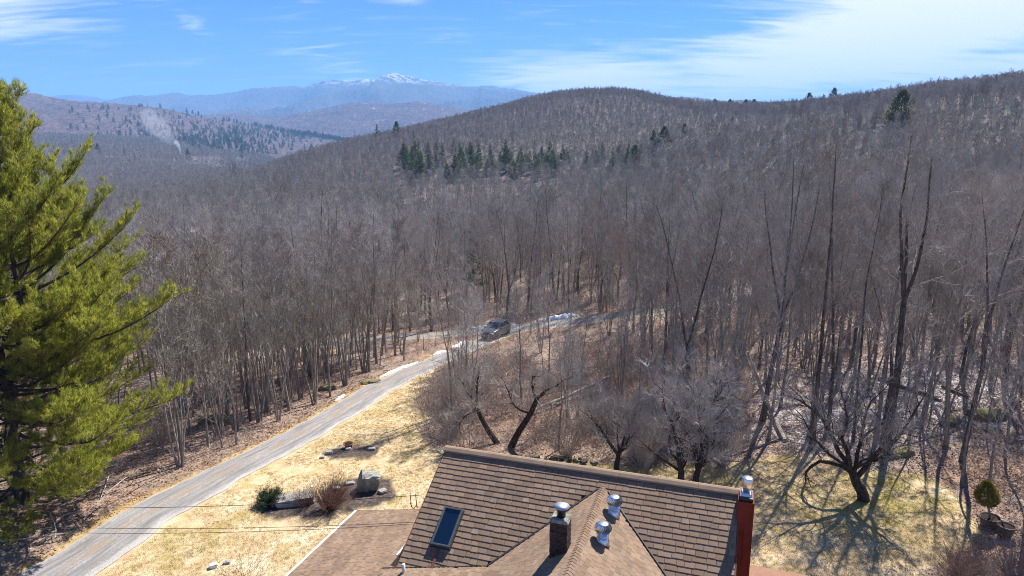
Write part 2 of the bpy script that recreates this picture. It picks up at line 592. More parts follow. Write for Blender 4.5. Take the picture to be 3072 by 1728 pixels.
def ground_material():
    m = new_mat("ground_cover")
    w, b = principled(m, 0.95, 0.1)
    geo = w.node("ShaderNodeNewGeometry")
    pos = geo.outputs["Position"]
    nf = w.noise(pos, 5.5, 6, 0.7)
    nm = w.noise(pos, 0.85, 5, 0.62)
    nl = w.noise(pos, 0.16, 4, 0.55)
    nff = w.noise(pos, 22.0, 3, 0.7)
    # leaf litter
    lit = w.ramp(nf, [(0.28, (.075, .052, .042)), (0.45, (.22, .163, .128)), (0.6, (.37, .285, .225)), (0.75, (.50, .41, .34))])
    lit = w.mix(w.math("MULTIPLY", w.step(nl, .42, .66), .6), lit, w.mix(1.0, lit, (1.12, .84, .68), "MULTIPLY"))
    lit = w.mix(w.step(nm, .5, .72), lit, (.33, .27, .225))
    # dry lawn
    straw = w.ramp(nm, [(0.22, (.30, .205, .110)), (0.42, (.50, .36, .205)), (0.6, (.65, .50, .32)), (0.78, (.73, .61, .44))])
    straw = w.mix(w.math("MULTIPLY", w.step(nf, .35, .75), .35), straw, (.56, .47, .27))
    straw = w.mix(w.math("MULTIPLY", w.step(w.noise(pos, .42, 6, .68, .8), .50, .66), .75), straw, (.37, .29, .10))
    straw = w.mix(w.math("MULTIPLY", w.step(w.noise(w.mapping(pos, (1, 1, 1), (0, 0, .7)), .33, 6, .7, .8), .52, .70), .8), straw, (.74, .65, .47))
    straw = w.mix(w.math("MULTIPLY", w.step(nff, .52, .8), .5), straw, (.20, .145, .06))
    straw = w.mix(w.math("MULTIPLY", w.step(nl, .48, .68), .40), straw, (.36, .275, .105))
    mossc = w.ramp(nf, [(0.3, (.10, .10, .012)), (0.55, (.27, .25, .03)), (0.75, (.38, .36, .07))])
    mo = w.math("MULTIPLY", w.attr("moss"), w.step(w.noise(pos, .55, 5, .65), .36, .62))
    straw = w.mix(mo, straw, mossc)
    vc = w.ramp(nm, [(0.3, (.30, .19, .085)), (0.55, (.44, .31, .155)), (0.75, (.50, .38, .22))])
    c = w.mix(w.step(w.math("ADD", w.attr("verge"), w.math("MULTIPLY", w.math("SUBTRACT", nf, .5), .9)), .35, .65), lit, vc)
    la = w.step(w.math("ADD", w.attr("lawn"), w.math("MULTIPLY", w.math("SUBTRACT", nf, .5), 1.0)), .35, .65)
    c = w.mix(la, c, straw)
    mul = w.ramp(nf, [(0.3, (.030, .022, .019)), (0.55, (.10, .078, .066)), (0.75, (.26, .22, .19))])
    c = w.mix(w.attr("mulch"), c, mul)
    sn = w.math("MULTIPLY", w.attr("snow"), w.step(w.noise(pos, 1.6, 7, .75, .8), .42, .53))
    c = w.mix(w.math("MULTIPLY", sn, .9), c, (.62, .64, .68))
    c = w.mix(w.math("MULTIPLY", w.attr("field"), .9), c, (.46, .36, .28))
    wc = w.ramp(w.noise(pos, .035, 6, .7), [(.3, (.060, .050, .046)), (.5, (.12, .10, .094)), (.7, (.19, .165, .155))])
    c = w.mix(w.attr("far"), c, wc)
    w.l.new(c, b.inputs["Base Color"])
    hgt = w.math("ADD", w.math("MULTIPLY", nf, .6), w.math("MULTIPLY", nff, .35))
    w.l.new(w.bump(hgt, .9, .12), b.inputs["Normal"])
    return m


M_GROUND = ground_material()


def build_ground():
    az = np.concatenate((np.radians(np.arange(-180, -50, 5.0)), np.radians(np.arange(-50, 50, .22)), np.radians(np.arange(50, 180, 5.0))))
    rr = np.concatenate((np.array([.5, 3.0]), 6.0 * np.exp(np.arange(0, 6.05, .0125))))
    A, Rr = np.meshgrid(az, rr)
    X, Y = Rr * np.sin(A), Rr * np.cos(A)
    Z = H(X, Y)
    k = ground_masks(X, Y)
    nr, na = X.shape
    V = np.stack((X, Y, Z), -1).reshape(-1, 3)
    i = np.arange(nr - 1)[:, None] * na + np.arange(na)[None, :]
    j2 = np.roll(np.arange(na), -1)[None, :]
    F = np.stack((i, i + na, (np.arange(1, nr)[:, None] * na + j2), (np.arange(nr - 1)[:, None] * na + j2)), -1).reshape(-1, 4)
    cx = V[F].mean(1)
    is_lawn = in_poly(cx[:, 0], cx[:, 1], LAWN)
    for name, sel in (("lawn", is_lawn), ("ground", ~is_lawn)):
        f = F[sel]
        used, inv = np.unique(f, return_inverse=True)
        me = bpy.data.meshes.new(name)
        me.from_pydata(V[used].tolist(), [], inv.reshape(-1, 4).tolist())
        me.materials.append(M_GROUND)
        for an, av in k.items():
            at = me.attributes.new(an, "FLOAT", "POINT")
            at.data.foreach_set("value", av.reshape(-1)[used].astype(np.float32))
        me.polygons.foreach_set("use_smooth", np.ones(len(me.polygons), dtype=bool))
        o = link(name, me)
        tag(o, kind="structure", label="dry straw coloured lawn round the house with greener patches" if name == "lawn" else "brown leaf strewn ground under the bare woods and hills")


build_ground()


def road_material():
    m = new_mat("gravel")
    w, b = principled(m, 0.95, 0.15)
    geo = w.node("ShaderNodeNewGeometry")
    pos = geo.outputs["Position"]
    u = w.attr("across")
    n = w.noise(pos, 9.0, 6, .72)
    n2 = w.noise(pos, .7, 4, .6)
    nf = w.noise(pos, 38.0, 3, .7)
    cxy = w.node("ShaderNodeCombineXYZ")
    w.put(cxy.inputs[0], w.math("MULTIPLY", w.attr("along"), .22)); w.put(cxy.inputs[1], w.math("MULTIPLY", u, 4.5))
    streak = w.noise(cxy.outputs[0], 1.5, 6, .68)
    c = w.ramp(w.math("ADD", w.math("MULTIPLY", n, .45), w.math("MULTIPLY", streak, .55)), [(.30, (.125, .115, .107)), (.5, (.235, .225, .217)), (.66, (.43, .42, .415))])
    au = w.math("ABSOLUTE", w.math("ADD", u, w.math("MULTIPLY", w.math("SUBTRACT", n2, .5), .35)))
    track = w.math("SUBTRACT", 1.0, w.step(w.math("ABSOLUTE", w.math("SUBTRACT", au, .48)), .10, .30))
    c = w.mix(w.math("MULTIPLY", track, .8), c, w.ramp(streak, [(.35, (.15, .143, .14)), (.62, (.27, .262, .258))]))
    mid = w.math("SUBTRACT", 1.0, w.step(au, .02, .26))
    c = w.mix(w.math("MULTIPLY", mid, w.step(n2, .35, .6)), c, (.27, .215, .16))
    edge = w.step(au, .74, .98)
    c = w.mix(w.math("MULTIPLY", edge, .75), c, w.ramp(nf, [(.3, (.22, .20, .185)), (.6, (.50, .48, .46)), (.75, (.62, .60, .58))]))
    w.l.new(c, b.inputs["Base Color"])
    w.l.new(w.bump(w.math("ADD", n, w.math("MULTIPLY", nf, .5)), .7, .05), b.inputs["Normal"])
    return m


M_ROAD = road_material()


def ribbon(name, L, half, lift, label):
    L = spline(L, int(len(L) * 2.2))
    T = np.gradient(L, axis=0)
    T /= np.linalg.norm(T, axis=1, keepdims=True)
    N = np.stack((T[:, 1], -T[:, 0]), 1)
    us = np.array((-1, -.85, -.6, -.45, -.2, 0, .2, .45, .6, .85, 1))
    s = np.concatenate(([0], np.cumsum(np.linalg.norm(np.diff(L, axis=0), axis=1))))
    V, at, al = [], [], []
    for i in range(len(L)):
        wl = half * (1 + .16 * float(fbm(s[i] / 1.7, 3.3, 3)))
        wr = half * (1 + .16 * float(fbm(s[i] / 1.7, 9.9, 3)))
        for u in us:
            q = L[i] + N[i] * u * (wl if u < 0 else wr)
            prof = .05 * (1 - u * u) - .025 * math.exp(-((abs(u) - .47) / .14) ** 2) - (.05 if abs(u) == 1 else 0)
            V.append((q[0], q[1], prof)); at.append(u); al.append(s[i])
    V = np.array(V)
    V[:, 2] += H(V[:, 0], V[:, 1]) + lift
    k = len(us)
    F = [(i * k + j, i * k + j + 1, (i + 1) * k + j + 1, (i + 1) * k + j) for i in range(len(L) - 1) for j in range(k - 1)]
    me = bpy.data.meshes.new(name)
    me.from_pydata(V.tolist(), [], F)
    me.materials.append(M_ROAD)
    a = me.attributes.new("across", "FLOAT", "POINT")
    a.data.foreach_set("value", np.array(at, dtype=np.float32))
    a = me.attributes.new("along", "FLOAT", "POINT")
    a.data.foreach_set("value", np.array(al, dtype=np.float32))
    me.polygons.foreach_set("use_smooth", np.ones(len(me.polygons), dtype=bool))
    tag(link(name, me), label, kind="structure")


ribbon("road", SIDE, SIDE_W, .055, "grey gravel side road running past the parked car into the woods")
ribbon("driveway", DRIVE[:-6], DRIVE_W, .075, "pale grey gravel driveway climbing past the pine and lawn")


# ------------------------------------------------------------------ far hills
def hill_material(name, stops, scale, green=None, green_amt=0.0, snow=None, bump_d=8.0):
    m = new_mat(name)
    w, b = principled(m, 1.0, 0.0)
    geo = w.node("ShaderNodeNewGeometry")
    pos = geo.outputs["Position"]
    n = w.noise(pos, scale, 7, .68)
    n2 = w.noise(pos, scale * .12, 5, .6)
    n3 = w.noise(pos, scale * 4.5, 3, .7)
    c = w.ramp(w.math("ADD", w.math("MULTIPLY", n, .55), w.math("MULTIPLY", n3, .45)), stops)
    c = w.mix(w.math("MULTIPLY", w.step(n2, .42, .65), .5), c, w.mix(1.0, c, (1.25, 1.1, 1.15), "MULTIPLY"))
    if green:
        g = w.step(w.math("ADD", w.math("MULTIPLY", n2, .55), w.math("MULTIPLY", n3, .45)), green_amt, green_amt + .05)
        c = w.mix(w.math("MULTIPLY", g, .85), c, green)
    if snow:
        sep = w.node("ShaderNodeSeparateXYZ")
        w.put(sep.inputs[0], pos)
        zh = w.step(sep.outputs[2], snow[0], snow[1])
        sn = w.noise(w.mapping(pos, (1, 1, .35)), snow[2], 8, .68, .4)
        s = w.math("MULTIPLY", zh, w.step(sn, snow[3], snow[3] + .1))
        c = w.mix(w.math("MULTIPLY", s, .8), c, (.75, .78, .82))
    w.l.new(c, b.inputs["Base Color"])
    w.l.new(w.bump(w.math("ADD", n, w.math("MULTIPLY", n3, .6)), 1.0, bump_d), b.inputs["Normal"])
    return m


WOODS = [(.30, (.040, .034, .036)), (.5, (.105, .084, .086)), (.68, (.185, .150, .148))]
M_HILL_A = hill_material("wooded_hillside", WOODS, .018, (.020, .032, .022), .60, None, 9.0)
M_HILL_B = hill_material("snow_dusted_woods", WOODS, .014, (.022, .03, .026), .64, (120, 330, .012, .60), 12.0)
M_MOUNT = hill_material("mountain_slope", [(.3, (.055, .06, .062)), (.5, (.095, .095, .095)), (.7, (.15, .14, .135))], .004, (.03, .042, .036), .60, (840, 1080, .006, .47), 40.0)


def ridge(name, crest, Yc, depth_f, depth_b, base_z, mat, label, crag=1.0, spur=0.0, spur_w=900.0, nu=420, power=1.25, jag=0.0, ridge_len=900.0):
    """a range of hills: its crest stands at distance Yc and is as high as the photograph shows it"""
    cr = np.array(crest, float)
    pxs = np.linspace(cr[0, 0], cr[-1, 0], nu)
    pys = np.interp(pxs, cr[:, 0], cr[:, 1])
    k = np.ones(5) / 5
    pad = np.pad(pys, 2, mode="edge")
    pys = .25 * np.convolve(pad, k, "valid") + .75 * pys
    C = np.array([at_y(a, b, Yc) for a, b in zip(pxs, pys)])
    wig = fbm(C[:, 0] / spur_w, np.zeros(nu) + 2.2, 3) * spur
    vs = np.concatenate((np.linspace(0, 1, 70), 1 + np.linspace(.04, 1, 16)))
    V = np.zeros((len(vs), nu, 3))
    for i, v in enumerate(vs):
        if v <= 1:
            Y = Yc - depth_f * (1 - v)
            f = v ** power
        else:
            Y = Yc + depth_b * (v - 1)
            f = 1 - (v - 1) ** 1.4
        # side spurs and gullies, fading out at the crest and the foot
        X = C[:, 0] * (Y / Yc) ** .5
        mid = 4 * min(v, 1) * (1 - min(v, 1)) if v <= 1 else 0
        g = (np.abs(fbm(X / ridge_len, Y / ridge_len * .45 + 7, 4)) - .28) * -1.0
        zc = C[:, 2] - base_z
        V[i, :, 0] = X
        V[i, :, 1] = Y
        V[i, :, 2] = base_z + zc * np.clip(f + g * mid * crag + wig / (zc + 50) * mid, 0, None)
    if jag:
        V[..., 2] += fbm(V[..., 0] / 11.0, V[..., 1] / 11.0, 2) * jag
    n = len(vs)
    idx = np.arange(n * nu).reshape(n, nu)
    F = np.stack((idx[:-1, :-1], idx[:-1, 1:], idx[1:, 1:], idx[1:, :-1]), -1).reshape(-1, 4)
    me = bpy.data.meshes.new(name)
    me.from_pydata(V.reshape(-1, 3).tolist(), [], F.tolist())
    me.materials.append(mat)
    me.polygons.foreach_set("use_smooth", np.ones(len(me.polygons), dtype=bool))
    tag(link(name, me), label, kind="structure")
    return V


HILL_A = ridge("wooded_hill", [(-900, 255), (-400, 262), (0, 275), (100, 280), (190, 300), (290, 307), (380, 313), (500, 328), (600, 350), (720, 372), (850, 395), (1000, 420), (1150, 440)], 3500, 2350, 1200, -38, M_HILL_A,
               "long wooded hill sloping down from left into the valley", crag=.35, spur=30, jag=7, nu=700, power=1.35, ridge_len=700)
ridge("snowy_hill", [(380, 375), (560, 352), (640, 344), (720, 339), (800, 347), (860, 346), (920, 336), (1000, 319), (1060, 306), (1130, 310), (1190, 311), (1250, 305), (1320, 313), (1400, 328), (1520, 350), (1800, 380)], 5600, 2300, 1500, -60, M_HILL_B,
      "low dark wooded hill with snow streaks before the mountain", crag=.3, spur=30, jag=8, nu=560, power=1.1, ridge_len=900)
ridge("mountain", [(300, 330), (382, 307), (429, 292), (531, 277), (572, 285), (644, 285), (710, 275), (769, 262), (865, 258), (912, 260), (978, 240), (1073, 241), (1097, 237), (1127, 238), (1151, 224), (1166, 220), (1181, 219), (1202, 222), (1214, 228), (1228, 230),
                   (1282, 240), (1371, 253), (1410, 260), (1437, 262), (1449, 255), (1479, 259), (1536, 266), (1594, 278), (1750, 295), (2000, 315), (2300, 330), (2600, 350)], 11000, 5200, 3500, -80, M_MOUNT,
      "tall blue mountain with snow on its summit on the skyline", crag=.95, spur=120, spur_w=1500, jag=18, nu=700, power=1.45, ridge_len=2300)
ridge("distant_ridge", [(-900, 300), (-300, 290), (0, 283), (120, 290), (179, 286), (233, 283), (280, 291), (358, 304), (450, 318), (600, 330)], 12500, 4000, 2500, -80, M_MOUNT,
      "low pale blue ridge far beyond the left hill", crag=.4, spur=60, jag=12, nu=260, ridge_len=2300)
ridge("saddle_ridge", [(1700, 330), (1900, 306), (2049, 290), (2085, 292), (2180, 304), (2222, 299), (2281, 304), (2359, 308), (2500, 318), (2800, 330), (3300, 300)], 4800, 2000, 1500, 0, M_HILL_A,
      "hazy blue hill showing in the saddle between two wooded hills", crag=.3, spur=20, jag=7, nu=260, ridge_len=900)


# ------------------------------------------------------------------ the air
def build_haze():
    m = new_mat("haze_air")
    w = NT(m.node_tree)
    w.n.clear()
    out = w.node("ShaderNodeOutputMaterial")
    v = w.node("ShaderNodeVolumePrincipled")
    v.inputs["Color"].default_value = (.25, .54, 1.0, 1)
    v.inputs["Density"].default_value = 9.0e-5
    v.inputs["Anisotropy"].default_value = 0.0
    w.l.new(v.outputs[0], out.inputs["Volume"])
    b = MB()
    b.box((0, 7000, 560), (16000, 11000, 690))
    o = b.build("haze", m)
    tag(o, "thin blue haze filling the air above the valley", kind="stuff")


build_haze()
# ------------------------------------------------------------------ plain materials
def simple(name, c, rough=0.8, spec=0.3, metal=0.0, var=0.0, nscale=8.0, ncol=None, bump=0.0, island=0.0, obj_rand=0.0, bdist=0.02):
    """base colour c, mixed with ncol by noise, varied per object or per loose piece"""
    m = new_mat(name)
    w, b = principled(m, rough, spec)
    b.inputs["Metallic"].default_value = metal
    tc = w.node("ShaderNodeTexCoord")
    n = w.noise(tc.outputs["Object"], nscale, 6, .65)
    colr = w.mix(w.step(n, .34, .68), c, ncol if ncol else tuple(x * (1 - var) for x in c))
    if island or obj_rand:
        geo = w.node("ShaderNodeNewGeometry")
        oi = w.node("ShaderNodeObjectInfo")
        rnd = w.math("FRACT", w.math("ADD", w.math("MULTIPLY", geo.outputs["Random Per Island"], 1.0 if island else 0.0), w.math("MULTIPLY", oi.outputs["Random"], 7.31 if obj_rand else 0.0)))
        amt = max(island, obj_rand)
        hs = w.node("ShaderNodeHueSaturation")
        w.put(hs.inputs["Color"], colr)
        w.put(hs.inputs["Value"], w.math("ADD", 1 - amt, w.math("MULTIPLY", rnd, 2 * amt)))
        w.put(hs.inputs["Hue"], w.math("ADD", .5 - amt * .025, w.math("MULTIPLY", w.math("FRACT", w.math("MULTIPLY", rnd, 5.7)), amt * .05)))
        w.put(hs.inputs["Saturation"], w.math("ADD", 1 - amt * .5, w.math("MULTIPLY", w.math("FRACT", w.math("MULTIPLY", rnd, 13.3)), amt)))
        colr = hs.outputs[0]
    w.l.new(colr, b.inputs["Base Color"])
    if bump:
        nb = w.noise(tc.outputs["Object"], nscale * 4, 4, .7)
        w.l.new(w.bump(w.math("ADD", n, nb), bump, bdist), b.inputs["Normal"])
    return m


M_SHINGLE = simple("asphalt_shingle", (.245, .172, .118), .92, .12, ncol=(.19, .133, .094), nscale=1.3, bump=.5, island=.17, obj_rand=.17, bdist=.01)
M_CAP = simple("ridge_cap", (.27, .20, .14), .92, .15, ncol=(.22, .16, .115), nscale=2.0, bump=.5, island=.10, bdist=.01)
M_DECK = simple("roof_felt", (.035, .028, .024), .95, .1, var=.3)
M_DARK = simple("dark_strip_and_curb", (.022, .02, .02), .6, .4, var=.3)
M_WHITE = simple("white_painted_trim", (.78, .78, .76), .45, .4, var=.08)
M_SIDING = simple("brown_siding", (.17, .075, .045), .8, .2, var=.25)
M_RED = simple("red_brown_boards", (.19, .030, .016), .8, .15, ncol=(.12, .020, .012), nscale=3.0, bump=.2)
M_BRICK = simple("sooty_brick", (.10, .062, .050), .9, .15, ncol=(.035, .026, .024), nscale=5.0, bump=.6, obj_rand=.35)
M_MORTAR = simple("mortar", (.17, .15, .135), .95, .1, ncol=(.06, .052, .05), nscale=5.0)
M_CONC = simple("weathered_concrete", (.33, .32, .28), .9, .15, ncol=(.12, .125, .09), nscale=6.0, bump=.5)
M_GALV = simple("galvanised_metal", (.72, .73, .75), .28, .5, metal=1.0, ncol=(.58, .59, .62), nscale=5.0)
M_DULL = simple("dull_grey_metal", (.42, .45, .47), .45, .5, metal=.7, ncol=(.33, .36, .38), nscale=4.0)
M_BLACK = simple("black_metal", (.015, .015, .016), .4, .5, var=.3)
M_GLASS = simple("dark_skylight_glass", (.004, .012, .03), .04, .9, var=.2)
M_PIPE = simple("grey_white_plastic", (.62, .62, .62), .5, .4, var=.08)

# ------------------------------------------------------------------ the house
UX = np.array((.949, -.316, 0.0)); UX /= np.linalg.norm(UX)        # along the main ridge, to the right
VX = np.array((-.316, -.949, 0.0)); VX /= np.linalg.norm(VX)       # down the front slope, in plan
UP = np.array((0, 0, 1.0))
RIDGE_Z = CAM_Z - 11.0
RL = at_z(1340, 1345, RIDGE_Z)
RR = at_z(2215, 1473, RIDGE_Z)
RLEN = float((RR - RL) @ UX)
RR = RL + UX * RLEN
PITCH_M = 0.57
GZ = RIDGE_Z - 0.28
GJ = at_z(1823, 1428, GZ)
GU = float((GJ - RL) @ UX)
GJ = RL + UX * GU + VX * float((GJ - RL) @ VX) + UP * (GZ - RIDGE_Z)

house = thing("house", "brown shingled house roof with cross gable, skylight and two chimneys in front", "house", (float(RL[0]), float(RL[1]), 0.0))
HO = np.array((RL[0], RL[1], 0.0))


class Plane:
    """a roof plane: origin at its top edge, a along the courses, b straight down the slope"""
    def __init__(self, o, a, bplan, m):
        self.o = np.array(o, float); self.a = np.array(a, float)
        b = np.array(bplan, float) - UP * m
        self.L = np.linalg.norm(b)
        self.b = b / self.L
        n = np.cross(self.a, self.b)
        self.n = n if n[2] > 0 else -n

    def pt(self, u, v, h=0.0):
        return self.o + self.a * u + self.b * v + self.n * h

    def uv(self, p):
        q = np.asarray(p, float) - self.o
        return float(q @ self.a), float(q @ self.b)

    def hit(self, px, py, h=0.0):
        d = ray(px, py); c = np.array((0, 0, CAM_Z))
        t = ((self.o + self.n * h - c) @ self.n) / (d @ self.n)
        return c + d * t


PL_MAIN = Plane(RL, UX, VX, PITCH_M)
PL_GL = Plane(GJ, VX, -UX, PITCH_M)        # cross gable, left slope
PL_GR = Plane(GJ, VX, UX, PITCH_M)         # cross gable, right slope
KU = 3.06                                   # plan distance from the gable ridge to the break in its left slope
KINK = GJ - UX * KU - UP * KU * PITCH_M
PL_LOW = Plane(KINK, VX, -UX, 0.11)
PL_BACK = Plane(RL, UX, -VX, PITCH_M)
WA = at_z(1070, 1533, CAM_Z - 15.0)
PL_WING = Plane(WA + UX * 4.2 + UP * .84, VX, -UX, 0.20)


def clip_poly(poly, half):
    """clip a polygon (list of (u,v)) by half planes (a,b,c): a*u+b*v<=c"""
    for a, b, c in half:
        out = []
        for i in range(len(poly)):
            p, q = poly[i], poly[(i + 1) % len(poly)]
            dp, dq = a * p[0] + b * p[1] - c, a * q[0] + b * q[1] - c
            if dp <= 0: out.append(p)
            if dp * dq < 0:
                t = dp / (dp - dq)
                out.append((p[0] + t * (q[0] - p[0]), p[1] + t * (q[1] - p[1])))
        poly = out
        if len(poly) < 3: return []
    return poly


def halves(poly):
    """half planes of a convex polygon"""
    c = np.mean(poly, 0)
    out = []
    for i in range(len(poly)):
        p, q = np.array(poly[i]), np.array(poly[(i + 1) % len(poly)])
        n = np.array((q[1] - p[1], p[0] - q[0]))
        k = n @ p
        if n @ c > k: n, k = -n, -k
        out.append((n[0], n[1], k))
    return out


SH = []      # every shingle: plane, roof part, polygon, full?, width


def lay(plane, part, poly, expo, widths, seed, thick, cover=None):
    rg = random.Random(seed)
    hp = halves(poly)
    us = [p[0] for p in poly]; vs = [p[1] for p in poly]
    v = min(vs)
    row = 0
    while v < max(vs):
        u = min(us) - rg.random() * .3
        while u < max(us):
            wd = rg.choice(widths)
            drop = rg.choice((0, 0, .018, .0)) if thick > .012 else 0.0
            rect = [(u, v), (u + wd - .012, v), (u + wd - .012, v + expo + .012 + drop), (u, v + expo + .012 + drop)]
            cl = clip_poly(rect, hp)
            if cl:
                full = len(cl) == 4 and all(abs(a[0] - b[0]) < 1e-6 and abs(a[1] - b[1]) < 1e-6 for a, b in zip(cl, rect))
                c = np.mean(cl, 0)
                P3 = plane.pt(c[0], c[1], .03)
                hid = cover is not None and any((P3 - q.o) @ q.n < -.0 and lim(P3) for q, lim in cover)
                if not hid:
                    SH.append(dict(pl=plane, part=part, poly=cl, full=full, w=wd, v=v, u=u, e=expo, d=drop, th=thick, c=P3))
            u += wd
        v += expo
        row += 1


def slab(pl, poly, v0, e, th):
    """a shingle: its lower butt lies proud of the course below"""
    top, bot = [], []
    for u, v in poly:
        f = (v - v0) / e
        top.append(pl.pt(u, v, .004 + th * (.25 + .75 * f)))
        bot.append(pl.pt(u, v, .001))
    k = len(poly)
    F = [tuple(range(k))] + [(i, i + k, (i + 1) % k + k, (i + 1) % k) for i in range(k)]
    return top + bot, F


# roof parts: sheets under the shingles
def deck(name, pl, poly, mat=M_DECK, th=.12):
    mb = MB()
    top = [pl.pt(u, v, 0) - HO for u, v in poly]
    bot = [p - UP * th for p in top]
    k = len(poly)
    F = [tuple(range(k)), tuple(range(2 * k - 1, k - 1, -1))] + [(i, i + k, (i + 1) % k + k, (i + 1) % k) for i in range(k)]
    mb.add(top + bot, F)
    return mb.build(name, mat, house)


SL = 4.95 * PL_MAIN.L
GLEN = 9.5
GW = 4.3 * PL_GL.L
main_poly = [(0, 0), (RLEN, 0), (RLEN, SL), (0, SL)]
gl_poly = [(-.2, 0), (GLEN, 0), (GLEN, KU * PL_GL.L), (KU - .6, KU * PL_GL.L)]
gr_poly = [(-.2, 0), (GLEN, 0), (GLEN, GW), (4.5, GW)]
lo_poly = [(2.9, 0), (GLEN, 0), (GLEN, 3.25), (3.1, 3.25)]
wing_poly = [(0.0, 0.0), (6.5, 0.0), (6.5, 4.2 * PL_WING.L), (0, 4.2 * PL_WING.L)]
back_poly = [(0, 0), (RLEN, 0), (RLEN, 4.6), (0, 4.6)]
d_main = deck("roof_slope", PL_MAIN, main_poly)
d_gl = deck("roof_slope", PL_GL, gl_poly)
d_gr = deck("roof_slope", PL_GR, gr_poly)
d_low = deck("roof_slope", PL_LOW, lo_poly)
d_wing = deck("wing_roof", PL_WING, wing_poly)
d_back = deck("roof_slope", PL_BACK, back_poly, M_SHINGLE)

far_left = lambda p: (p - GJ) @ UX < 0
in_low = lambda p: (p - KINK) @ UX < 0 and (p - KINK) @ VX + 3.06 > 2.9
sky_c = PL_MAIN.uv(PL_MAIN.hit(1340, 1582))
in_left = lambda p: -KU - .05 < (p - GJ) @ UX <= 0
in_right = lambda p: (p - GJ) @ UX > 0
above = [(PL_GL, in_left), (PL_GR, in_right), (PL_LOW, in_low)]
lay(PL_MAIN, d_main, main_poly, .205, (.30, .36, .42, .24), 3, .027, cover=above)
main_cover = [(PL_MAIN, lambda p: (p - RL) @ VX < 4.8)]
lay(PL_GL, d_gl, gl_poly, .15, (.2, .26, .32), 4, .017, cover=main_cover)
lay(PL_GR, d_gr, gr_poly, .15, (.2, .26, .32), 5, .017, cover=main_cover)
lay(PL_LOW, d_low, lo_poly, .15, (.2, .26, .32), 6, .017, cover=main_cover)
lay(PL_WING, d_wing, wing_poly, .15, (.2, .26, .32), 8, .017)

for s in SH:
    pr = project([s["c"]])[0]
    inside = 0 < pr[0] < 3072 and 0 < pr[1] < 1728
    s["score"] = (s["w"] * s["e"] * abs((s["c"] - np.array((0, 0, CAM_Z))) @ s["pl"].n) / pr[2] ** 3) if inside else 0
for part in {id(s["part"]): s["part"] for s in SH}.values():
    pass
ranked = sorted([s for s in SH if s["full"] and s["score"] > 0 and s["part"] in (d_main, d_gl, d_gr)], key=lambda s: -s["score"])
single = set(id(s) for s in ranked[:296])
_tab = {}
rest = {}
for s in SH:
    pl = s["pl"]
    if id(s) in single:
        key = (id(pl), s["w"], s["d"])
        o0 = pl.pt(s["u"], s["v"])
        if key not in _tab:
            V, F = slab(pl, s["poly"], s["v"], s["e"], s["th"])
            mb = MB(); mb.add(np.array(V) - o0, F)
            _tab[key] = mb.mesh("shingle", M_SHINGLE)
        o = link("shingle", _tab[key], s["part"])
        o.location = tuple(o0 - HO)
    else:
        mb = rest.setdefault(id(s["part"]), (s["part"], MB()))[1]
        V, F = slab(pl, s["poly"], s["v"], s["e"], s["th"])
        mb.add(np.array(V) - HO, F)
for part, mb in rest.values():
    o = mb.build("shingle_courses", M_SHINGLE, part)
    o["kind"] = "stuff"


# ridge vent along the main ridge: a broad rounded cap in lengths
for i in range(8):
    a, b_ = i / 8 * (RLEN + .1) - .05, (i + 1) / 8 * (RLEN + .1) - .058
    prof = [(.20, -.075), (.19, -.02), (.08, .055), (0, .075), (-.08, .055), (-.19, -.02), (-.20, -.075)]
    mb = MB()
    V = []
    for u in (a, b_):
        for d, z in prof:
            V.append(RL + UX * u + VX * d + UP * (z + .03) - HO)
    k = len(prof)
    mb.add(V, [(j, j + 1, j + 1 + k, j + k) for j in range(k - 1)] + [tuple(range(k - 1, -1, -1)), tuple(range(k, 2 * k))])
    mb.build("ridge_cap", M_CAP, house)
# overlapping cap shingles down the cross gable's ridge
capm = MB()
capm.add([np.array(p) for p in (tuple(VX * 0 + PL_GL.b * .16 + UP * .012), tuple(UP * .022), tuple(PL_GR.b * .16 + UP * .012), tuple(VX * .2 + PL_GL.b * .165 + UP * .026), tuple(VX * .2 + UP * .04), tuple(VX * .2 + PL_GR.b * .165 + UP * .026),
          tuple(VX * .2 + PL_GL.b * .165 + UP * .0), tuple(VX * .2 - UP * .0), tuple(VX * .2 + PL_GR.b * .165))], [(0, 1, 4, 3), (1, 2, 5, 4), (3, 4, 7, 6), (4, 5, 8, 7)])
capmesh = capm.mesh("cap_shingle", M_SHINGLE)
for i in range(44):
    o = link("cap_shingle", capmesh, house)
    o.location = tuple(GJ - HO + VX * (i * .145 - .1))

# thin dark strips laid along the valleys beside the cross gable
for s, pl, ln in ((-1, PL_GL, KU), (1, PL_GR, 4.2)):
    mb = MB()
    off = float((GJ - RL) @ VX)
    top = GJ - VX * .0
    pts = []
    for t in np.linspace(0.05, 1, 8):
        q = GJ + UX * s * ln * t
        z = GZ - PITCH_M * ln * t
        vv = (RIDGE_Z - z) / PITCH_M            # where the main slope is that low
        p = RL + UX * float((q - RL) @ UX) + VX * vv
        pts.append(np.array((p[0], p[1], z + .03)) - HO)
    mb.tube(pts, .045, 5)
    mb.build("valley_strip", M_DARK, house)
mb = MB()
pts = []
for du in np.linspace(0, 3.4, 6):
    z = KINK[2] - .11 * du
    vv = (RIDGE_Z - z) / PITCH_M
    p = RL + UX * (float((KINK - RL) @ UX) - du) + VX * vv
    pts.append(np.array((p[0], p[1], z + .02)) - HO)
mb.tube(pts, .02, 5)
mb.build("valley_strip", M_DARK, house)  # thinner dark strip where the low slope meets the main slope


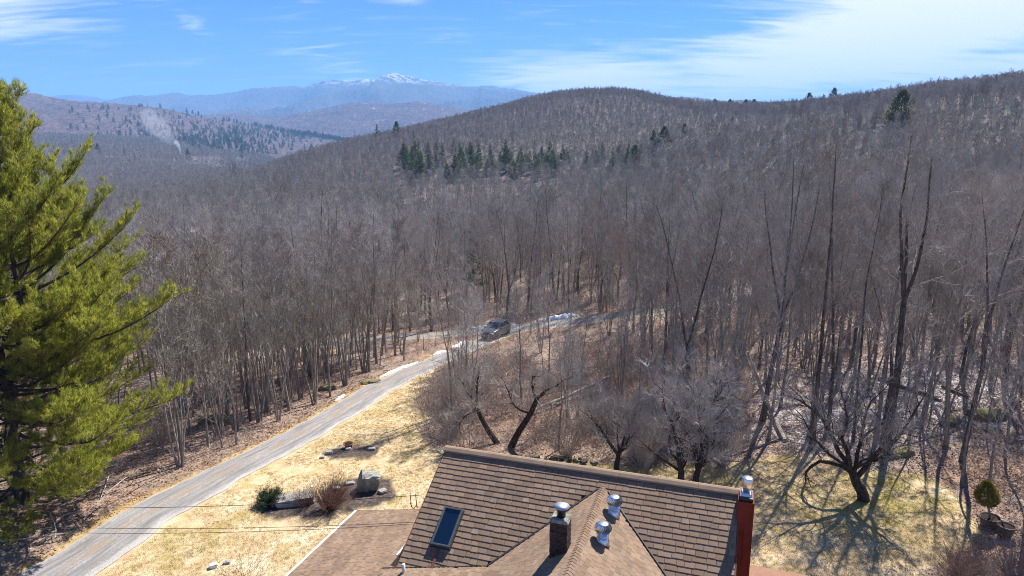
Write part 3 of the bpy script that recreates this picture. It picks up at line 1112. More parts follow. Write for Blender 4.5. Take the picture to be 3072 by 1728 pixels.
def prism(name, mat, corners, z0, z1, parent=house):
    mb = MB()
    V = [np.array((c[0], c[1], z0)) - HO for c in corners] + [np.array((c[0], c[1], z1)) - HO for c in corners]
    k = len(corners)
    mb.add(V, [tuple(range(k - 1, -1, -1)), tuple(range(k, 2 * k))] + [(i, (i + 1) % k, (i + 1) % k + k, i + k) for i in range(k)])
    return mb.build(name, mat, parent)


# walls under the eaves; gable end as a five-sided wall
ez = RIDGE_Z - 4.6 * PITCH_M - .14
rect = [RL + UX * .25 - VX * 3.9, RL + UX * (RLEN - .25) - VX * 3.9, RL + UX * (RLEN - .25) + VX * 4.6, RL + UX * .25 + VX * 4.6]
prism("wall", M_SIDING, rect, -.4, ez)
for u in (.25, RLEN - .35):
    mb = MB()
    a, b_, c_ = RL + UX * u - VX * 3.9, RL + UX * u + VX * 4.6, RL + UX * u
    tri = [(a, ez), (b_, ez), (c_, RIDGE_Z - .18)]
    V = [np.array((p[0], p[1], z)) - HO for p, z in tri] + [np.array((p[0], p[1], z)) + UX * .1 - HO for p, z in tri]
    mb.add(V, [(0, 1, 2), (5, 4, 3), (0, 3, 4, 1), (1, 4, 5, 2), (2, 5, 3, 0)])
    mb.build("gable_wall", M_SIDING, house)
g0 = GJ + VX * 4.7
prism("wall", M_SIDING, [g0 - UX * 5.6, g0 + UX * 3.9, g0 + UX * 3.9 + VX * 4.5, g0 - UX * 5.6 + VX * 4.5], -.4, GZ - 4.1 * PITCH_M - .3)
w0 = WA + UX * .45
prism("wall", M_SIDING, [w0 + VX * .4, w0 + UX * 3.6 + VX * .4, w0 + UX * 3.6 + VX * 6.2, w0 + VX * 6.2], -.4, CAM_Z - 15.25)

# rake boards and gutters
def board(name, p, q, h, t, mat, parent=house):
    mb = MB()
    d = (q - p); L = np.linalg.norm(d); d = d / L
    s = np.cross(d, UP); s /= np.linalg.norm(s)
    n = np.cross(s, d)
    mb.box((p + q) / 2 - HO, (L / 2, t, h), (d, s, n))
    return mb.build(name, mat, parent)


board("rake_board", PL_MAIN.pt(-.03, .05, -.10), PL_MAIN.pt(-.03, SL, -.10), .09, .018, M_SIDING)
board("rake_board", PL_MAIN.pt(RLEN + .03, .05, -.08), PL_MAIN.pt(RLEN + .03, SL, -.08), .10, .018, M_SIDING)
board("gutter", PL_WING.pt(-.02, 4.2 * PL_WING.L + .05, -.03), PL_WING.pt(6.5, 4.2 * PL_WING.L + .05, -.03), .05, .05, M_WHITE)
board("bracket", PL_LOW.pt(3.2, 3.28, .03), PL_LOW.pt(3.75, 3.28, .03), .035, .03, M_WHITE)
board("drip_edge", PL_LOW.pt(3.15, 3.26, -.05), PL_LOW.pt(GLEN, 3.26, -.05), .04, .012, M_SIDING)
board("drip_edge", PL_WING.pt(-.015, .1, -.0), PL_WING.pt(-.015, 4.2 * PL_WING.L, -.0), .02, .012, M_SHINGLE)

# skylight on the main slope
c = [PL_MAIN.uv(PL_MAIN.hit(*q, h=.12)) for q in ((1334, 1521), (1392, 1530), (1346, 1647), (1292, 1632))]
u0 = (c[0][0] + c[3][0]) / 2; u1 = (c[1][0] + c[2][0]) / 2; v0 = (c[0][1] + c[1][1]) / 2; v1 = (c[2][1] + c[3][1]) / 2
skl = empty("skylight", tuple(PL_MAIN.pt((u0 + u1) / 2, (v0 + v1) / 2) - HO), 0, house)
so = np.array(skl.location) + HO
fr = MB()
AX = (PL_MAIN.a, PL_MAIN.b, PL_MAIN.n)
hw, hl, fh = (u1 - u0) / 2, (v1 - v0) / 2, .085
for du, dv, hu, hv in ((-hw + .035, 0, .035, hl), (hw - .035, 0, .035, hl), (0, -hl + .035, hw - .072, .035), (0, hl - .035, hw - .072, .035)):
    fr.box(PL_MAIN.a * du + PL_MAIN.b * dv + PL_MAIN.n * (fh + .02), (hu, hv, fh), AX)
bevel(fr.build("frame", simple("slate_metal_frame", (.11, .13, .14), .4, .5, metal=.5, var=.2), skl), .012)
gp = MB()
gp.box(PL_MAIN.n * .13, (hw - .072, hl - .072, .012), AX)
gp.build("pane", M_GLASS, skl)
cb = MB()
cb.box(PL_MAIN.n * .03, (hw + .02, hl + .02, .03), AX)
cb.build("curb", M_DARK, skl)
lead = MB()
lead.box(PL_MAIN.pt((u0 + u1) / 2 - .03, v1 + .42, .045) - HO, (.05, .40, .01), AX)
lead.build("flashing_strip", simple("rusty_flashing", (.16, .06, .045), .7, .3, var=.3), house)


# turbine vents
def turbine(px, py, lean):
    """a whirling roof ventilator: collar, neck and a bladed ball head"""
    g = PL_GR.hit(px, py, .01)
    e = empty("turbine_vent", tuple(g - HO), lean, house)
    e.scale = (1.12, 1.12, 1.05)
    base = MB()
    base.box((0, 0, .015), (.19, .19, .006), (PL_GR.a, PL_GR.b, PL_GR.n))
    base.lathe([(.185, -.09), (.18, .05), (.165, .07), (.16, .18)], 24)
    base.build("collar", M_GALV, e, True)
    nk = MB()
    nk.lathe([(.165, .18), (.172, .20), (.172, .225), (.15, .23), (.145, .33)], 24)
    nk.build("neck", M_GALV, e, True)
    cap = MB()
    cap.lathe([(.155, .545), (.15, .558), (.10, .572), (.02, .578)], 24)
    cap.build("top_disc", M_GALV, e, True)
    core = MB()
    core.lathe([(.10, .30), (.17, .38), (.17, .46), (.11, .54)], 20)
    core.build("core", M_DULL, e, True)
    for k in range(22):
        a0 = k * 2 * math.pi / 22
        V = []
        for j, t in enumerate(np.linspace(0, 1, 7)):
            r = .155 + .068 * math.sin(math.pi * t) ** .8
            z = .30 + t * .25
            a = a0 + .55 * t
            for dr, da in ((.012, 0), (-.014, .21)):
                V.append(((r + dr) * math.cos(a + da), (r + dr) * math.sin(a + da), z))
        mb = MB()
        mb.add(V, [(2 * j, 2 * j + 1, 2 * j + 3, 2 * j + 2) for j in range(6)])
        o = mb.build("blade", M_GALV, e, True)
    return e


turbine(1842, 1540, .1)
turbine(1808, 1624, .4)

# brick chimney on the cross gable
f0 = PL_GL.hit(1674, 1668)
bc = empty("brick_chimney", tuple(f0 - HO), math.atan2(UX[1], UX[0]), house)
BW, BD = .52, .50
Z0, Z1 = -.45, 1.02
core = MB()
core.box((0, BD / 2, (Z0 + Z1) / 2), (BW / 2 - .012, BD / 2 - .012, (Z1 - Z0) / 2))
core.build("mortar_core", M_MORTAR, bc)
brk = MB()
brk.box((0, 0, 0), (.098, .047, .031))
bme = brk.mesh("brick", M_BRICK)
rgb_ = random.Random(5)
nrow = int((Z1 - Z0) / .073)
for r_ in range(nrow):
    z = Z0 + .036 + r_ * .073
    if z < -.32: continue
    for face in range(4):
        L = BW if face % 2 == 0 else BD
        n = 3
        for k in range(n):
            t = (k + (.5 if r_ % 2 == 0 else .15)) / n * L - L / 2 + .0
            t = min(max(t, -L / 2 + .085), L / 2 - .085)
            o = link("brick", bme, bc)
            q = {0: (t, .045), 1: (BW / 2 - .045, BD / 2 + t), 2: (t, BD - .045), 3: (-BW / 2 + .045, BD / 2 + t)}[face]
            o.location = (q[0] + rgb_.uniform(-.004, .004), q[1] + rgb_.uniform(-.004, .004), z)
            o.rotation_euler = (0, 0, (math.pi / 2 if face % 2 else 0) + rgb_.uniform(-.02, .02))
            o.scale = (.85, 1, 1)
cr = MB()
cr.box((0, BD / 2, Z1 + .06), (BW / 2 + .03, BD / 2 + .03, .045), taper=.82)
bevel(cr.build("crown", M_CONC, bc), .015)
fl = MB()
fl.lathe([(.125, Z1 + .06), (.125, Z1 + .30), (.14, Z1 + .31), (.14, Z1 + .36)], 20, (0.02, BD / 2, 0))
fl.build("flue_pipe", M_BLACK, bc, True)
hood = MB()
hood.lathe([(.235, Z1 + .42), (.24, Z1 + .43), (.10, Z1 + .475), (.02, Z1 + .49)], 24, (0.02, BD / 2, 0))
hood.build("rain_cap", M_DULL, bc, True)
for a in range(3):
    st = MB()
    st.box((.02 + .13 * math.cos(a * 2.1), BD / 2 + .13 * math.sin(a * 2.1), Z1 + .40), (.008, .008, .05))
    st.build("strut", M_DULL, bc)

# red boarded chimney at the gable end
ct = at_z(2239, 1508, CAM_Z - 10.85)
rc = empty("boarded_chimney", (float(ct[0] - HO[0]), float(ct[1] - HO[1]), 0), math.atan2(UX[1], UX[0]), house)
RT = CAM_Z - 10.85
rb = MB()
rb.box((0, .38, RT / 2 - .2), (.245, .38, RT / 2 + .2))
bevel(rb.build("chase", M_RED, rc), .008)
for k in range(3):
    bt = MB()
    bt.box((-.245 + .2 * k + .045, -.008, RT / 2 - .2), (.012, .008, RT / 2 + .15))
    bt.build("batten", M_RED, rc)
cp_ = MB()
cp_.box((0, .38, RT + .05), (.20, .30, .05))
cp_.build("chase_cap", M_BLACK, rc)
cl_ = MB()
cl_.box((0, .36, RT + .14), (.185, .185, .045), taper=.72)
bevel(cl_.build("storm_collar", M_GALV, rc), .01)
pp = MB()
pp.lathe([(.115, RT + .18), (.115, RT + .34), (.15, RT + .37), (.15, RT + .40)], 24, (0, .36, 0))
pp.build("flue_pipe", M_GALV, rc, True)
tp = MB()
tp.lathe([(.165, RT + .40), (.172, RT + .41), (.172, RT + .66), (.16, RT + .672), (.02, RT + .69)], 28, (0, .36, 0))
tp.build("flue_cap", M_GALV, rc, True)

# plastic vent pipe through the low slope
vp = PL_MAIN.hit(1212, 1728)
vt = at_y(1210, 1693, vp[1])
mb = MB()
mb.tube([np.array((vp[0], vp[1], vp[2] - .2)) - HO, np.array((vt[0], vt[1], vt[2])) - HO], .055, 14, cap=True)
mb.build("vent_pipe", M_PIPE, house, True)
# flat porch roof at the right, behind the red chimney
pA, pB = at_z(2252, 1694, 3.0), at_z(2450, 1732, 3.0)
dd = (pB - pA) / np.linalg.norm(pB - pA)
nn_ = np.array((-dd[1], dd[0], 0)); nn_ = -nn_ if nn_[1] > 0 else nn_
prism("porch_roof", simple("brown_roofing", (.30, .17, .115), .9, .15, ncol=(.25, .14, .10), nscale=3, bump=.4), [pA - dd * 2, pB + dd * .4, pB + dd * .4 + nn_ * 3, pA - dd * 2 + nn_ * 3], 2.85, 3.0)
prism("porch_post", M_SIDING, [pB + nn_ * .2 + dd * .1, pB + nn_ * .3 + dd * .1, pB + nn_ * .3, pB + nn_ * .2], -.1, 2.85)
# ------------------------------------------------------------------ bark and twigs
def bark_mat(name, dark, light, tint_var=.25, nscale=9.0):
    m = new_mat(name)
    w, b = principled(m, .92, .12)
    tc = w.node("ShaderNodeTexCoord")
    oi = w.node("ShaderNodeObjectInfo")
    n = w.noise(w.mapping(tc.outputs["Object"], (1, 1, .35)), nscale, 5, .7)
    c = w.mix(w.step(n, .35, .66), dark, light)
    hs = w.node("ShaderNodeHueSaturation")
    w.put(hs.inputs["Color"], c)
    w.put(hs.inputs["Value"], w.math("ADD", 1 - tint_var, w.math("MULTIPLY", oi.outputs["Random"], 2 * tint_var)))
    w.put(hs.inputs["Saturation"], w.math("ADD", .6, w.math("MULTIPLY", w.math("FRACT", w.math("MULTIPLY", oi.outputs["Random"], 9.7)), .8)))
    w.l.new(hs.outputs[0], b.inputs["Base Color"])
    return m


M_BARK = bark_mat("grey_brown_bark", (.14, .12, .106), (.33, .298, .27))
M_BARKD = bark_mat("dark_bark", (.050, .042, .037), (.165, .142, .124))
M_BARKA = bark_mat("old_apple_bark", (.022, .018, .016), (.075, .062, .053))
M_BARKP = bark_mat("pale_bark", (.20, .185, .17), (.46, .44, .41), .15)
M_TWIG = bark_mat("brown_twigs", (.215, .194, .168), (.385, .355, .315), .26, 2.0)
M_TWIGR = bark_mat("reddish_twigs", (.215, .175, .150), (.365, .312, .272), .26, 2.0)
M_TWIGG = bark_mat("grey_twigs", (.28, .25, .225), (.50, .465, .43), .22, 2.0)
M_BRUSH = bark_mat("brushwood", (.22, .145, .11), (.42, .31, .25), .3, 2.0)
M_DEAD = bark_mat("weathered_dead_wood", (.20, .165, .14), (.43, .385, .34), .2, 4.0)


def _unit(v):
    return v / (np.linalg.norm(v, axis=-1, keepdims=True) + 1e-9)


def path(start, d, length, n, rg, wander=.15, up=.0):
    p = np.array(start, float); d = _unit(np.array(d, float))
    pts = [p.copy()]
    st = length / n
    for _ in range(n):
        d = _unit(d + rg.normal(0, wander, 3) + np.array((0, 0, up)))
        p = p + d * st
        pts.append(p.copy())
    return np.array(pts)


def along(P_, t):
    k = len(P_) - 1
    x = min(max(t, 0), .9999) * k
    i = int(x)
    f = x - i
    return P_[i] * (1 - f) + P_[i + 1] * f, _unit(P_[i + 1] - P_[i])


def side_dir(d, ang, az, rg):
    """a direction that leaves d at the angle ang, turned by az"""
    ref = np.array((0, 0, 1.0)) if abs(d[2]) < .95 else np.array((1.0, 0, 0))
    a = _unit(np.cross(d, ref)); b = np.cross(d, a)
    return _unit(d * math.cos(ang) + (a * math.cos(az) + b * math.sin(az)) * math.sin(ang))


def sprays(mb, P_, n, l0, l1, w, rg, ang=.75, mi=1, t0=.25, up=.15, kids=2, flat=0.0):
    """fine twigs along a branch: narrow triangles, each with a few twiglets of its own"""
    k = len(P_) - 1
    t = rg.uniform(t0, 1.0, n) * k * .999
    i = t.astype(int); f = (t - i)[:, None]
    b = P_[i] * (1 - f) + P_[i + 1] * f
    d = _unit(P_[i + 1] - P_[i])
    rnd = _unit(rg.normal(0, 1, (n, 3)))
    dirs = _unit(d * math.cos(ang) + rnd * math.sin(ang) + np.array((0, 0, up)))
    ln = rg.uniform(l0, l1, n)[:, None]
    tip = b + dirs * ln
    wv = _unit(np.cross(dirs, rg.normal(0, 1, (n, 3)))) * w * .5
    mb.tris(np.stack((b - wv, b + wv, tip), 1), mi)
    for q in range(kids):
        tt = rg.uniform(.2, .8, n)[:, None]
        b2 = b + dirs * ln * tt
        d2 = _unit(dirs * .75 + _unit(rg.normal(0, 1, (n, 3))) * .75 + np.array((0, 0, up)))
        tip2 = b2 + d2 * ln * rg.uniform(.3, .65, n)[:, None]
        wv2 = _unit(np.cross(d2, rg.normal(0, 1, (n, 3)))) * w * .4
        mb.tris(np.stack((b2 - wv2, b2 + wv2, tip2), 1), mi)


def grow_tree(seed, Ht, r0, limbs=13, first=.35, ang=(35, 62), lenf=.30, forks=0, fork_at=.3, fork_ang=16, twigs=9, branches=6, tw=.022, twl=(.35, .95), lean=(0, 0), wander=.05, up=.10,
              stems=1, sides=6, kids=2, limb_wander=.12, br_ang=.75, top_taper=.75):
    """a bare tree: returns (trunk and limbs, crown of branches and twigs)"""
    rg = np.random.default_rng(seed)
    T, C = MB(), MB()
    leaders = []
    for s in range(stems):
        if stems > 1:
            a = 2 * math.pi * s / stems + rg.uniform(-.4, .4)
            off = np.array((math.cos(a), math.sin(a), 0)) * r0 * 1.3
            d = np.array((math.cos(a) * rg.uniform(.06, .2), math.sin(a) * rg.uniform(.06, .2), 1))
            h = Ht * rg.uniform(.75, 1.0); rr = r0 * rg.uniform(.7, 1)
        else:
            off = np.zeros(3); d = np.array((lean[0], lean[1], 1.0)); h, rr = Ht, r0
        n = 12
        tr = path(off - np.array((0, 0, .25)), d, h + .25, n, rg, wander, .05)
        if forks:
            kf = max(2, int(n * fork_at))
            rad = rr * (1.0 - .35 * np.linspace(0, 1, kf + 1))
            rad[0] *= 1.35
            T.tube(tr[:kf + 1], rad, sides)
            e, dd = tr[kf], _unit(tr[kf] - tr[kf - 1])
            a0 = rg.uniform(0, 6.28)
            for q in range(forks):
                az = a0 + 2 * math.pi * q / forks + rg.uniform(-.3, .3)
                d2 = side_dir(dd, R(fork_ang) * rg.uniform(.6, 1.3), az, rg)
                L = h * (1 - fork_at) * rg.uniform(.82, 1.05)
                sub = path(e, d2, L, 9, rg, wander * 1.3, .05)
                r1 = rad[-1] * rg.uniform(.62, .8)
                T.tube(sub, r1 * (1 - top_taper * np.linspace(0, 1, 10)) , sides)
                leaders.append((sub, r1, 0.08, L))
        else:
            rad = rr * (1.0 - .86 * np.linspace(0, 1, n + 1) ** .9)
            rad[0] *= 1.35
            T.tube(tr, rad, sides)
            leaders.append((tr, rr, first, h))
    nl = max(3, int(limbs / max(1, len(leaders)) * (1.35 if len(leaders) > 1 else 1)))
    for tr, rr, f0, L in leaders:
        az = rg.uniform(0, 6.28)
        for q in range(nl):
            t = f0 + (1 - f0) * (q + rg.uniform(.2, .8)) / nl * .97
            p, d = along(tr, t)
            az += 2.4 + rg.uniform(-.5, .5)
            a = R(ang[1] + (ang[0] - ang[1]) * t) * rg.uniform(.8, 1.2)
            d2 = side_dir(d, a, az, rg)
            sh = (1.0 - (t - .45) ** 2 * 1.6) if t > .45 else (.75 + .25 * t / .45)
            LL = Ht * lenf * max(.25, sh * (1.12 - .62 * t)) * rg.uniform(.7, 1.2)
            lp = path(p, d2, LL, 6, rg, limb_wander, up)
            r1 = max(.012, rr * (1 - .8 * t) * .48)
            T.tube(lp, r1 * (1 - .85 * np.linspace(0, 1, 7)), 4, mi=1)
            for b in range(branches):
                tb = .22 + .78 * (b + rg.uniform(.1, .9)) / branches
                pb, db = along(lp, tb)
                d3 = side_dir(db, br_ang * rg.uniform(.7, 1.2), rg.uniform(0, 6.28), rg) + np.array((0, 0, .22))
                LB = LL * (.52 - .3 * tb) * rg.uniform(.7, 1.3) + .25
                bp = path(pb, d3, LB, 3, rg, .16, up * .8)
                C.tube(bp, max(.007, r1 * .42) * (1 - .8 * np.linspace(0, 1, 4)), 3, mi=1)
                sprays(C, bp, twigs, twl[0], twl[1], tw, rg, kids=kids, up=.15 + up)
            sprays(C, lp, max(2, twigs // 2), twl[0], twl[1], tw, rg, kids=kids, up=.2)
        # leader's own top
        sprays(C, tr[len(tr) // 2:], twigs * 2, twl[0], twl[1] * 1.3, tw, rg, kids=kids, up=.3)
    return T, C


def both(T, C):
    mb = MB()
    for s in (T, C):
        if not s.v: continue
        V = np.concatenate(s.v)
        n = mb.n
        mb.v.append(V); mb.f += [[i + n for i in f] for f in s.f]; mb.mi += s.mi; mb.tone += s.tone; mb.n += len(V)
    return mb


# kinds of bare tree; each kind has a few grown forms
KINDS = {
    "tall":   dict(mats=(M_BARKD, M_TWIG), forms=[dict(Ht=18, r0=.20, limbs=20, forks=2, fork_at=.38, fork_ang=13, lenf=.26), dict(Ht=18.5, r0=.19, limbs=22, first=.28, lenf=.25), dict(Ht=17, r0=.20, limbs=20, forks=3, fork_at=.30, fork_ang=17, lenf=.24)]),
    "grey":   dict(mats=(M_BARK, M_TWIGG), forms=[dict(Ht=16, r0=.15, limbs=20, first=.25, lenf=.25), dict(Ht=15.5, r0=.15, limbs=20, forks=2, fork_at=.42, fork_ang=14, lenf=.25), dict(Ht=16.5, r0=.14, limbs=20, first=.30, lenf=.22)]),
    "red":    dict(mats=(M_BARK, M_TWIGR), forms=[dict(Ht=15, r0=.12, limbs=20, first=.22, lenf=.24, twigs=11), dict(Ht=14.5, r0=.12, limbs=19, forks=2, fork_at=.32, fork_ang=12, lenf=.25, twigs=11)]),
    "slender": dict(mats=(M_BARK, M_TWIG), forms=[dict(Ht=12, r0=.075, limbs=14, first=.22, lenf=.20, branches=4, twigs=7, ang=(25, 45)), dict(Ht=11, r0=.07, limbs=13, first=.18, lenf=.22, branches=4, twigs=7, ang=(25, 45)), dict(Ht=13, r0=.085, limbs=14, first=.3, lenf=.18, branches=4, twigs=7, ang=(25, 45))]),
    "clump":  dict(mats=(M_BARK, M_TWIG), forms=[dict(Ht=12.5, r0=.095, limbs=18, stems=4, first=.38, lenf=.17, branches=3, twigs=7, ang=(22, 42)), dict(Ht=11.5, r0=.085, limbs=18, stems=5, first=.34, lenf=.18, branches=3, twigs=7, ang=(22, 42))]),
    "pale":   dict(mats=(M_BARKP, M_TWIGG), forms=[dict(Ht=14, r0=.11, limbs=13, first=.42, lenf=.22, branches=5, twigs=8), dict(Ht=13, r0=.10, limbs=13, first=.38, lenf=.24, branches=5, twigs=8)]),
}
FORM = {}
FARFORM = []
for ki, (kn, kd) in enumerate(KINDS.items()):
    FORM[kn] = []
    for fi, f in enumerate(kd["forms"]):
        T, C = grow_tree(100 + ki * 10 + fi, **f)
        tm = T.mesh("trunk", kd["mats"])
        cm = C.mesh("crown", kd["mats"])
        jm = both(T, C).mesh("bare_tree", kd["mats"])
        FORM[kn].append((tm, cm, jm, f["Ht"]))
# lighter forms for the distance
for ki, (kn, n) in enumerate((("tall", 2), ("grey", 2), ("red", 2), ("pale", 1))):
    for fi in range(n):
        f = dict(KINDS[kn]["forms"][fi % len(KINDS[kn]["forms"])])
        f.update(limbs=17, branches=4, twigs=6, tw=.06, twl=(.6, 1.5), sides=4, kids=2, r0=f["r0"] * .7)
        f["first"] = .2
        T, C = grow_tree(300 + ki * 10 + fi, **f)
        FARFORM.append(both(T, C).mesh("bare_tree", KINDS[kn]["mats"]))
MIDFORM = [fm[2] for kn in ("tall", "grey", "red", "pale") for fm in FORM[kn]]
MID_W = np.array([1, 1, 1, 1.3, 1.3, 1.3, 1.7, 1.7, .35, .35])


def scatter(name, pts, yaw, scl, idx, meshes, label, cat):
    """one object whose geometry nodes set out thousands of copies"""
    src = bpy.data.collections.new(name + "_source")
    for i, me in enumerate(meshes):
        src.objects.link(bpy.data.objects.new("%s_form_%02d" % (name, i), me))
    me = bpy.data.meshes.new(name)
    me.from_pydata(np.asarray(pts, float).tolist(), [], [])
    for an, typ, v in (("yaw", "FLOAT", yaw), ("scl", "FLOAT", scl)):
        a = me.attributes.new(an, typ, "POINT")
        a.data.foreach_set("value", np.asarray(v, dtype=np.float32))
    a = me.attributes.new("pick", "INT", "POINT")
    a.data.foreach_set("value", np.asarray(idx, dtype=np.int32))
    o = link(name, me)
    ng = bpy.data.node_groups.new(name, "GeometryNodeTree")
    ng.interface.new_socket("Geometry", in_out="INPUT", socket_type="NodeSocketGeometry")
    ng.interface.new_socket("Geometry", in_out="OUTPUT", socket_type="NodeSocketGeometry")
    gi, go = ng.nodes.new("NodeGroupInput"), ng.nodes.new("NodeGroupOutput")
    ip = ng.nodes.new("GeometryNodeInstanceOnPoints")
    ci = ng.nodes.new("GeometryNodeCollectionInfo")
    ci.inputs["Collection"].default_value = src
    ci.inputs["Separate Children"].default_value = True
    ci.inputs["Reset Children"].default_value = True

    def named(n, t):
        nd = ng.nodes.new("GeometryNodeInputNamedAttribute")
        nd.data_type = t
        nd.inputs["Name"].default_value = n
        return nd.outputs[0]
    cx = ng.nodes.new("ShaderNodeCombineXYZ")
    ng.links.new(named("yaw", "FLOAT"), cx.inputs[2])
    er = ng.nodes.new("FunctionNodeEulerToRotation")
    ng.links.new(cx.outputs[0], er.inputs[0])
    ip.inputs["Pick Instance"].default_value = True
    ng.links.new(gi.outputs[0], ip.inputs["Points"])
    ng.links.new(ci.outputs[0], ip.inputs["Instance"])
    ng.links.new(named("pick", "INT"), ip.inputs["Instance Index"])
    ng.links.new(er.outputs[0], ip.inputs["Rotation"])
    ng.links.new(named("scl", "FLOAT"), ip.inputs["Scale"])
    ng.links.new(ip.outputs[0], go.inputs[0])
    md = o.modifiers.new("scatter", "NODES")
    md.node_group = ng
    return tag(o, label, cat, kind="stuff")


def jitter_grid(sp, ymin, ymax, half, rg, amt=.85):
    ys = np.arange(ymin, ymax, sp)
    xs = np.arange(-ymax * half, ymax * half, sp)
    X, Y = np.meshgrid(xs, ys)
    X = X + rg.uniform(-.5, .5, X.shape) * sp * amt; Y = Y + rg.uniform(-.5, .5, Y.shape) * sp * amt
    X, Y = X.ravel(), Y.ravel()
    k = np.abs(X) < Y * half + 14
    return X[k], Y[k]


# ------------------------------------------------------------------ hero trees, placed where the photograph shows them
HERO = []        # (x, y) of what is already planted


def plant(name, forms, px, py, label, cat="tree", group=None, yaw=0.0, scale=1.0, lift=0.0):
    g = P(px, py)
    e = thing(name, label, cat, (g[0], g[1], g[2] + lift), yaw, group)
    e.scale = (scale,) * 3
    for nm, me in forms:
        link(nm, me, e)
    HERO.append((g[0], g[1]))
    return e


def hero(name, px, py, label, mats, seed, top_py=None, yaw=0, **kw):
    g = P(px, py)
    if top_py is not None:
        Y = g[1]
        d = ray(px, top_py)
        kw["Ht"] = CAM_Z + d[2] / d[1] * Y - g[2]
    T, C = grow_tree(seed, **kw)
    e = thing(name, label, "tree", tuple(g), yaw)
    T.build("trunk", mats, e)
    C.build("crown", mats, e)
    HERO.append((g[0], g[1]))
    return e


hero("forked_tree", 2655, 1365, "tallest dark tree on the right, its trunk forking into two halfway up", (M_BARKD, M_TWIGG), 11, top_py=395, r0=.22, limbs=30, forks=3, fork_at=.50, fork_ang=13, lenf=.30, lean=(.07, 0), twigs=11, branches=7, wander=.035)
hero("tall_tree", 2436, 1335, "tall straight dark trunk standing behind the apple tree, left of the tallest forked tree", (M_BARKD, M_TWIG), 12, top_py=430, r0=.165, limbs=22, first=.34, lenf=.26, lean=(.01, 0), twigs=10, wander=.03)
hero("forked_tree", 2287, 1262, "dark trunk parting into a vase of steep limbs above the leaning pale dead trunks", (M_BARKD, M_TWIGR), 13, top_py=470, r0=.19, limbs=20, forks=4, fork_at=.42, fork_ang=15, lenf=.28, twigs=11, wander=.03)
hero("tall_tree", 2480, 1290, "slim dark trunk close behind the tall straight trunk by the apple tree", (M_BARKD, M_TWIG), 14, top_py=520, r0=.13, limbs=14, first=.5, lenf=.2, lean=(.03, 0), wander=.03)
hero("tall_tree", 1957, 1100, "dark slim tree with fanning limbs standing above the fallen logs on the right", (M_BARKD, M_TWIG), 15, top_py=640, r0=.15, limbs=18, forks=3, fork_at=.45, fork_ang=13, lenf=.22, wander=.03)
hero("tall_tree", 1990, 1170, "narrow tree with steeply upswept limbs left of the vase shaped dark tree", (M_BARKD, M_TWIG), 16, top_py=600, r0=.13, limbs=18, forks=3, fork_at=.5, fork_ang=11, lenf=.2, wander=.03)
hero("tall_tree", 2885, 1385, "dark trunk at the edge of the woods nearest the potted conifer", (M_BARKD, M_TWIGG), 17, top_py=470, r0=.15, limbs=18, forks=2, fork_at=.55, fork_ang=14, lenf=.22, lean=(.04, 0), wander=.03)
hero("tall_tree", 2838, 1340, "tree with a pale grey lower trunk right of the tallest forked tree", (M_BARK, M_TWIGG), 18, top_py=560, r0=.14, limbs=15, first=.45, lenf=.2, lean=(-.05, 0), wander=.03)
hero("tall_tree", 3066, 1710, "grey trunk cut by the right edge of the picture beside the brown shrub", (M_BARK, M_TWIGG), 19, top_py=700, r0=.13, limbs=16, first=.22, lenf=.24, lean=(.0, .02), wander=.03)
hero("tall_tree", 2560, 1325, "thin straight tree between the tall straight trunk and the tallest forked tree", (M_BARKD, M_TWIG), 20, top_py=560, r0=.10, limbs=14, first=.45, lenf=.18, wander=.03)
hero("broad_oak", 963, 965, "broad dark oak with crooked limbs, left of two standing out above the roadside woods", (M_BARKD, M_TWIG), 21, top_py=560, r0=.25, limbs=16, first=.45, lenf=.32, ang=(45, 75), wander=.05, twigs=8)
hero("broad_oak", 1012, 985, "broad dark oak with crooked limbs, right of two standing out above the roadside woods", (M_BARKD, M_TWIGG), 22, top_py=545, r0=.25, limbs=16, forks=2, fork_at=.4, fork_ang=16, lenf=.30, ang=(45, 75), wander=.05, twigs=8)
hero("broad_tree", 1120, 960, "round crowned dark tree behind the side road between the oaks and the car", (M_BARKD, M_TWIGG), 23, top_py=600, r0=.23, limbs=18, forks=3, fork_at=.4, fork_ang=18, lenf=.27, wander=.04)
hero("broad_tree", 700, 545, "lone spreading dark tree on the skyline of the woods left of centre", (M_BARKD, M_BARKD), 24, top_py=478, r0=.45, limbs=14, forks=3, fork_at=.3, fork_ang=24, lenf=.33, wander=.06, tw=.05)
hero("roadside_tree", 668, 1298, "straight young tree nearest the mossy rock on the left side of the driveway", (M_BARK, M_TWIG), 25, top_py=740, r0=.10, limbs=16, first=.34, lenf=.24, ang=(22, 42), wander=.03)
hero("roadside_tree", 752, 1262, "dark young tree leaning a little right above the middle of the driveway", (M_BARKD, M_TWIG), 26, top_py=700, r0=.09, limbs=15, first=.36, lenf=.22, ang=(22, 42), lean=(.04, 0), wander=.03)
hero("roadside_tree", 505, 900, "grey many limbed tree just right of the white pine's middle boughs", (M_BARK, M_TWIGG), 27, top_py=545, r0=.18, limbs=22, forks=4, fork_at=.35, fork_ang=10, lenf=.2, ang=(20, 36), wander=.03)


